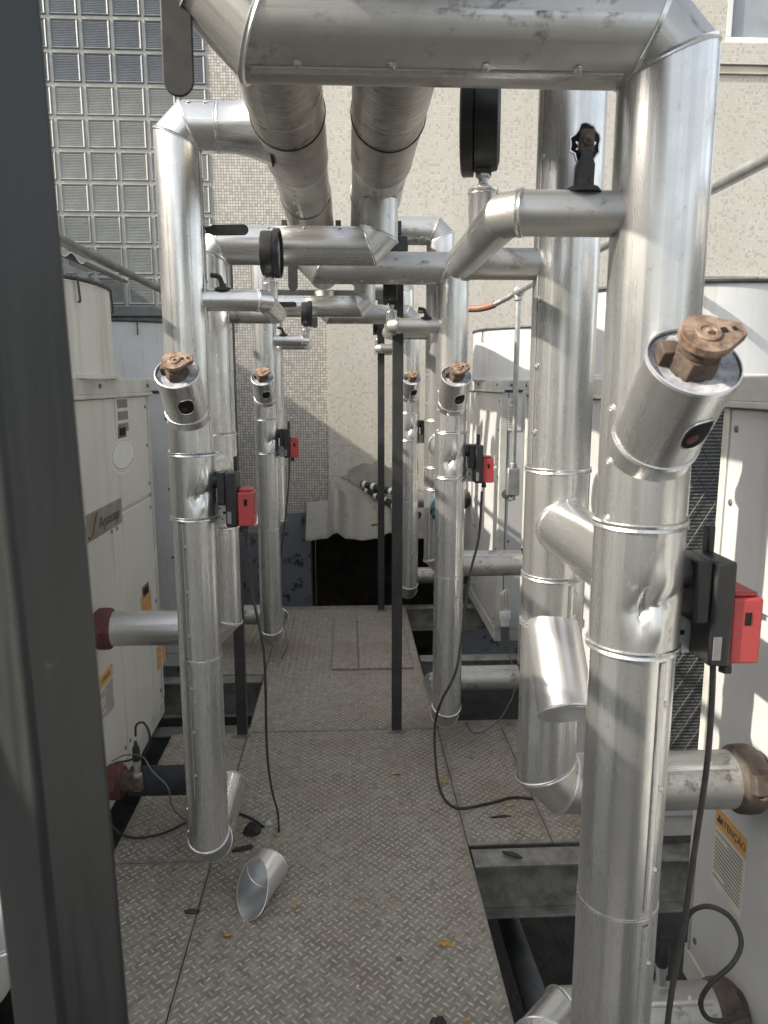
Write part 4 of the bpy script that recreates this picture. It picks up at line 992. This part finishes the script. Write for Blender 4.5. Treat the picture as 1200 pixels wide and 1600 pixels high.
cable([onz(174, 1288, .04), onz(190, 1304, .01), onz(220, 1309, .006), onz(260, 1300, .006), onz(295, 1283, .006), onz(330, 1270, .006), onz(362, 1268, .006), onz(392, 1278, .006), onz(412, 1292, .006)], .0045, 'black cable lying across the left plates under the nearest left riser')
cable([at(728, 1130, 3.3), at(738, 1144, 3.32), at(755, 1143, 3.36), at(780, 1125, 3.42), at(795, 1100, 3.5), at(802, 1085, 3.55), at(806, 1060, 3.6), at(796, 1025, 3.7)], .0036, 'thin cable curving between the middle right pipes', GREYST)
cable([at(452, 712, 4.31), at(452, 740, 4.30), at(447, 800, 4.30), at(440, 860, 4.32), at(433, 920, 4.36), at(430, 950, 4.40)], .0042, 'black cable hanging from the far left actuator')
cable([at(428, 760, 4.45), at(430, 860, 4.42), at(433, 950, 4.38), at(445, 985, 4.3), at(448, 1010, 4.28), at(440, 1030, 4.30)], .0028, 'thin wire trailing down behind the far left riser', GREYST)

# sensors in the lower connections
def sensor(p, label):
    t = thing('temperature_sensor', p, label, 'sensor', 'screw-in sensors on the lower branch pipes'); p = V(p)
    m = MB(); m.hexn(p, (0, 0, 1), .017, .022); m.lathe(p+V((0, 0, .022)), (0, 0, 1), [(.012, 0), (.012, .03), (.015, .032), (.015, .050), (.010, .052)], 20); m.build('metal_body', GALV, t)
    m = MB(); m.lathe(p+V((0, 0, .074)), (0, 0, 1), [(.014, 0), (.015, .01), (.013, .05), (.007, .062), (.006, .075)], 18); m.build('plug', BLK, t)
sensor((.745, 1.54, .245), 'metal sensor with black plug on the lowest right branch pipe')
sensor((at(212, 1205, 2.60).x, 2.62, .235), 'metal sensor with black plug on the foam covered pipe at left')
m = MB(); m.cyl((-.90, 2.69, .19), (-.80, 2.66, .20), .040, 24); m.cyl((at(212, 1205, 2.60).x, 2.62, .19), (at(212, 1205, 2.60).x, 2.62, .240), .020, 16); tag(m.build('pipe_nipple', RUST, None, bevel=.002), 'rusty orange nipple where the foam pipe meets the left chiller', 'pipe fitting')

# ------------------------------------------------------------------ conduits
def con(pts, r, label, mat=GALV, name='conduit', sub=1):
    m = MB(); m.tube(pts, r, 16, sub); return tag(m.build(name, mat), label, 'conduit')
con([(-.98, .4, 2.185), (-.98, 5.0, 2.185)], .017, 'grey conduit running along the tops of the left chillers', GREYST)
con([(.965, .4, 2.205), (.965, 4.25, 2.205)], .017, 'galvanised conduit running along the tops of the right chillers')
P0 = V((.965, 4.27, 2.205))
t = thing('conduit_drop', (P0.x, P0.y, 1.1), 'galvanised vertical conduit with tee and outlet box on the far right chiller', 'conduit')
m = MB(); m.cyl(P0-V((0, 0, .03)), (P0.x, P0.y, 1.24), .015, 16); m.build('drop_pipe', GALV, t)
m = MB(); m.cyl(P0-V((0, .04, 0)), P0+V((0, .04, 0)), .026, 16); m.cyl(P0, P0-V((0, 0, .05)), .024, 16); m.cyl(P0+V((0, -.03, 0)), P0+V((0, -.015, .0)), .030, 16); m.build('tee', GALV, t, bevel=.002)
m = MB(); m.cyl((P0.x, P0.y, 1.24), (P0.x, P0.y, 1.21), .022, 16); m.b2((P0.x-.035, P0.y-.025, 1.05), (P0.x+.035, P0.y+.025, 1.21)); m.cyl((P0.x, P0.y, 1.05), (P0.x, P0.y, 1.02), .018, 14); m.build('outlet_box', GALV, t, bevel=.005)
m = MB(); m.tube([P0+V((0, .03, 0)), P0+V((-.03, .12, -.02)), P0+V((-.09, .22, -.05))], .016, 12, 5); m.build('bend', GALV, t)
con([P0+V((-.09, .22, -.05)), P0+V((-.16, .30, -.065)), P0+V((-.26, .38, -.06))], .021, 'reddish copper-wrapped bend before the tiled wall', COPPER, 'wrapped_bend', 5)
con([P0+V((-.26, .38, -.06)), P0+V((-.50, .62, -.055))], .015, 'short galvanised tail beyond the copper-wrapped bend')

# small corrugated sheet above the left drum
m = MB(); vs = []; n1 = 96
for j in range(2):
    for i in range(n1+1):
        x_ = -2.34+i*.0099*n1/n1; y_ = 5.0-j*.8; z_ = 2.34+.018*math.sin(i*.72)-.42*(x_+1.39)
        vs.append((x_, y_, z_))
fs = [(i, i+1, n1+2+i, n1+1+i) for i in range(n1)]; k0 = len(vs); vs += [(a, b, c-.007) for a, b, c in vs]
fs += [tuple(reversed((k0+i, k0+i+1, k0+n1+2+i, k0+n1+1+i))) for i in range(n1)]+[(n1+1+i, n1+2+i, k0+n1+2+i, k0+n1+1+i) for i in range(n1)]
m.add(vs, fs); tag(m.build('corrugated_sheet', FIBRE, None, ang=60), 'small pale corrugated sheet above the left fan drum', 'roof sheet')
m = MB(); m.box((-1.87, 4.25, 2.47), (1.05, .04, .03), Matrix.Rotation(.398, 3, 'Y')); tag(m.build('sheet_rail', GREYST), 'grey rail under the small corrugated sheet', 'rail')

# ------------------------------------------------------------------ loose things on the floor
def shell_piece():
    # half-open offcut of jacket lying on its side
    c0 = onz(370, 1438, .0); c1 = onz(432, 1362, .0); c0 = V((c0.x+.02, c0.y, .060)); c1 = V((c1.x-.012, c1.y-.03, .060))
    ax = (c1-c0).normalized(); L = .20; m = MB(); n = 60; vs = []; up = V((0, 0, 1)); sd_ = ax.cross(up).normalized(); N = 14
    r = .063
    def line(a):  # start of the shell along the axis as a function of angle: slanted scoop cut
        return .0+.155*max(0, (1-math.cos(a-R(100)))/2-.12) if False else .150*((1+math.cos(a-R(118)))/2)**1.1
    for off in (0, -.0012):
        for j in range(N+1):
            for k in range(n):
                a = 2*math.pi*k/n; h0 = line(a); h = h0+(L-h0)*j/N; rr = (r+off)*(1+.05*math.cos(2*a))
                vs.append(c0+ax*h+(sd_*math.cos(a)+up*math.sin(a))*rr)
    fs = []
    K = (N+1)*n
    for j in range(N):
        for k in range(n):
            k2 = (k+1) % n; f = (j*n+k, j*n+k2, (j+1)*n+k2, (j+1)*n+k); fs.append(f); fs.append(tuple(reversed([K+q for q in f])))
    for k in range(n):
        k2 = (k+1) % n; fs.append((k, K+k, K+k2, k2)); fs.append((N*n+k, N*n+k2, K+N*n+k2, K+N*n+k))
    m.add(vs, fs); t = thing('cladding_offcut', c0-V((0, 0, .06)), 'loose silver scoop-shaped cladding offcut lying on the walkway', 'cladding piece')
    m.build('shell', ALU_HOT, t, ang=60)
    m = MB(); m.tube([vs[k % n] for k in range(n+1)], .0018, 6, 1); m.build('rolled_edge', ALU_HOT, t)
    m = MB(); m.tube([vs[N*n+k % n] for k in range(n+1)], .0018, 6, 1); m.build('rolled_edge', ALU_HOT, t)
    m = MB(); m.tube([c0+ax*(L*.80)+(sd_*math.cos(2*math.pi*k/n)+up*math.sin(2*math.pi*k/n))*(r-.002)*(1+.05*math.cos(4*math.pi*k/n)) for k in range(n+1)], .0018, 6, 1); m.build('inner_bead', ALU_HOT, t)
    m = MB(); m.add([vs[N*n+k]-ax*.002 for k in range(n)], [tuple(range(n))]); m.build('closed_end', ALU, t)
shell_piece()
def blob(px, py, w_, d_, h_, label, mat, seed, name='rubber_scrap', cat='scrap', rot=0):
    rr = random.Random(seed); c = onz(px, py, 0); m = MB(); N = 11; vs = []
    for j, (q, hh) in enumerate(((1, 0), (.95, .5), (.6, .9), (.25, 1.0))):
        for k in range(N):
            a = k/N*6.283; e = q*rr.uniform(.75, 1.15); x_, y_ = math.cos(a)*w_/2*e, math.sin(a)*d_/2*e
            vs.append((c.x+x_*math.cos(rot)-y_*math.sin(rot), c.y+x_*math.sin(rot)+y_*math.cos(rot), .001+h_*hh*rr.uniform(.7, 1.1)))
    fs = [(j*N+k, j*N+(k+1) % N, (j+1)*N+(k+1) % N, (j+1)*N+k) for j in range(3) for k in range(N)]+[tuple(range(3*N, 4*N)), tuple(reversed(range(N)))]
    m.add(vs, fs); return tag(m.build(name, mat, None, ang=20), label, cat)
blob(395, 1300, .070, .065, .032, 'black jagged foam chunk beside the foot of the nearest left riser', FOAM, 3, 'foam_scrap')
blob(300, 1426, .055, .018, .012, 'small black rubber strip on the left floor seam', RUBBER, 4)
blob(782, 1277, .090, .012, .008, 'thin black strip lying on the right tread plate', RUBBER, 5, rot=.1)
blob(800, 1337, .075, .020, .014, 'twisted black scrap on the galvanised beam', RUBBER, 6, rot=-.5)
blob(623, 1499, .020, .018, .006, 'tiny dark pebble in the middle of the near walkway', GREYST, 7, 'pebble', 'pebble')
blob(684, 1606, .055, .040, .030, 'black rounded lump at the bottom photo edge', RUBBER, 9, 'rubber_lump', 'scrap')
blob(1, 1, .01, .01, .005, 'x', RUBBER, 10) if False else None
lf = [(697, 1475, .052, 'largest ochre leaf on the near walkway'), (614, 1402, .022, 'small ochre leaf right of centre on the near walkway'), (568, 1424, .020, 'faded ochre leaf left of the small right one'), (460, 1417, .026, 'bright yellow leaf right of the loose silver offcut'),
      (357, 1461, .034, 'yellow leaf just below the loose silver offcut'), (431, 1306, .026, 'ochre leaf at the cable end'), (622, 1209, .045, 'curled ochre leaf pair in the middle distance'), (694, 1223, .042, 'ochre leaf beside the long black cable'),
      (799, 1257, .036, 'ochre leaf on the right plate beside the cable tail'), (728, 1595, .022, 'small yellow leaf near the bottom photo edge'), (508, 1388, .014, 'tiny leaf fleck at the centre of the near walkway')]
for i, (px, py, sz, lab) in enumerate(lf):
    rr = random.Random(i+20); c = onz(px, py, .003); m = MB(); n = 12; vs = [V((c.x, c.y, .0075))]
    a0 = rr.uniform(0, 3)
    for k in range(n):
        a = k/n*6.283; q = sz*.38*rr.uniform(.65, 1.1)*(1 if k % 2 else .8); vs.append(V((c.x+math.cos(a+a0)*q*1.2, c.y+math.sin(a+a0)*q*.8, .003+rr.uniform(0, .006))))
    m.add(vs, [(0, 1+k, 1+(k+1) % n) for k in range(n)]); tag(m.build('fallen_leaf', LEAF, None, smooth=False), lab, 'leaf', 'fallen leaves on the walkway')
m = MB(); rr = random.Random(99)
for k in range(70):
    x_ = rr.uniform(-.85, .42); y_ = rr.uniform(1.5, 5.2) if x_ > -.5 else rr.uniform(1.5, 3.4); q = rr.uniform(.0012, .0042); 
    m.box((x_, y_, .002), (q*2, q*1.5, q), Matrix.Rotation(rr.uniform(0, 3), 3, 'Z'))
tag(m.build('grit', STK_W, None, smooth=False), 'pale grit and paint flakes scattered on the walkway', 'grit', kind='stuff')
# plastic tape scrap at cable end
blob(419, 1290, .035, .03, .02, 'crumpled clear plastic scrap at the black cable end', simple('milky_plastic', (.5, .5, .48), (.38, .38, .36), 50, .4), 12, 'plastic_scrap')
# open handle near riser foot
a_ = at(364, 1328, 2.32); b_ = at(396, 1321, 2.30); lever(LA, a_, b_, .016, .010, name='drain_handle')
# elbow shell at lower left edge
t = thing('elbow_cladding', (-.70, 1.28, .4), 'pale open elbow cladding peeking out left of the large dark post', 'cladding piece')
pts = [at(-70, 1560, 1.25), at(-25, 1540, 1.27), at(-2, 1470, 1.28), at(-25, 1395, 1.29), at(-80, 1380, 1.30)]
m = MB(); m.tube(pts, .045, 28, 8); m.build('elbow_shell', ALU_HOT, t); 
straightband(t, pts[2], V(pts[3])-V(pts[1]), .045, .003, .005)
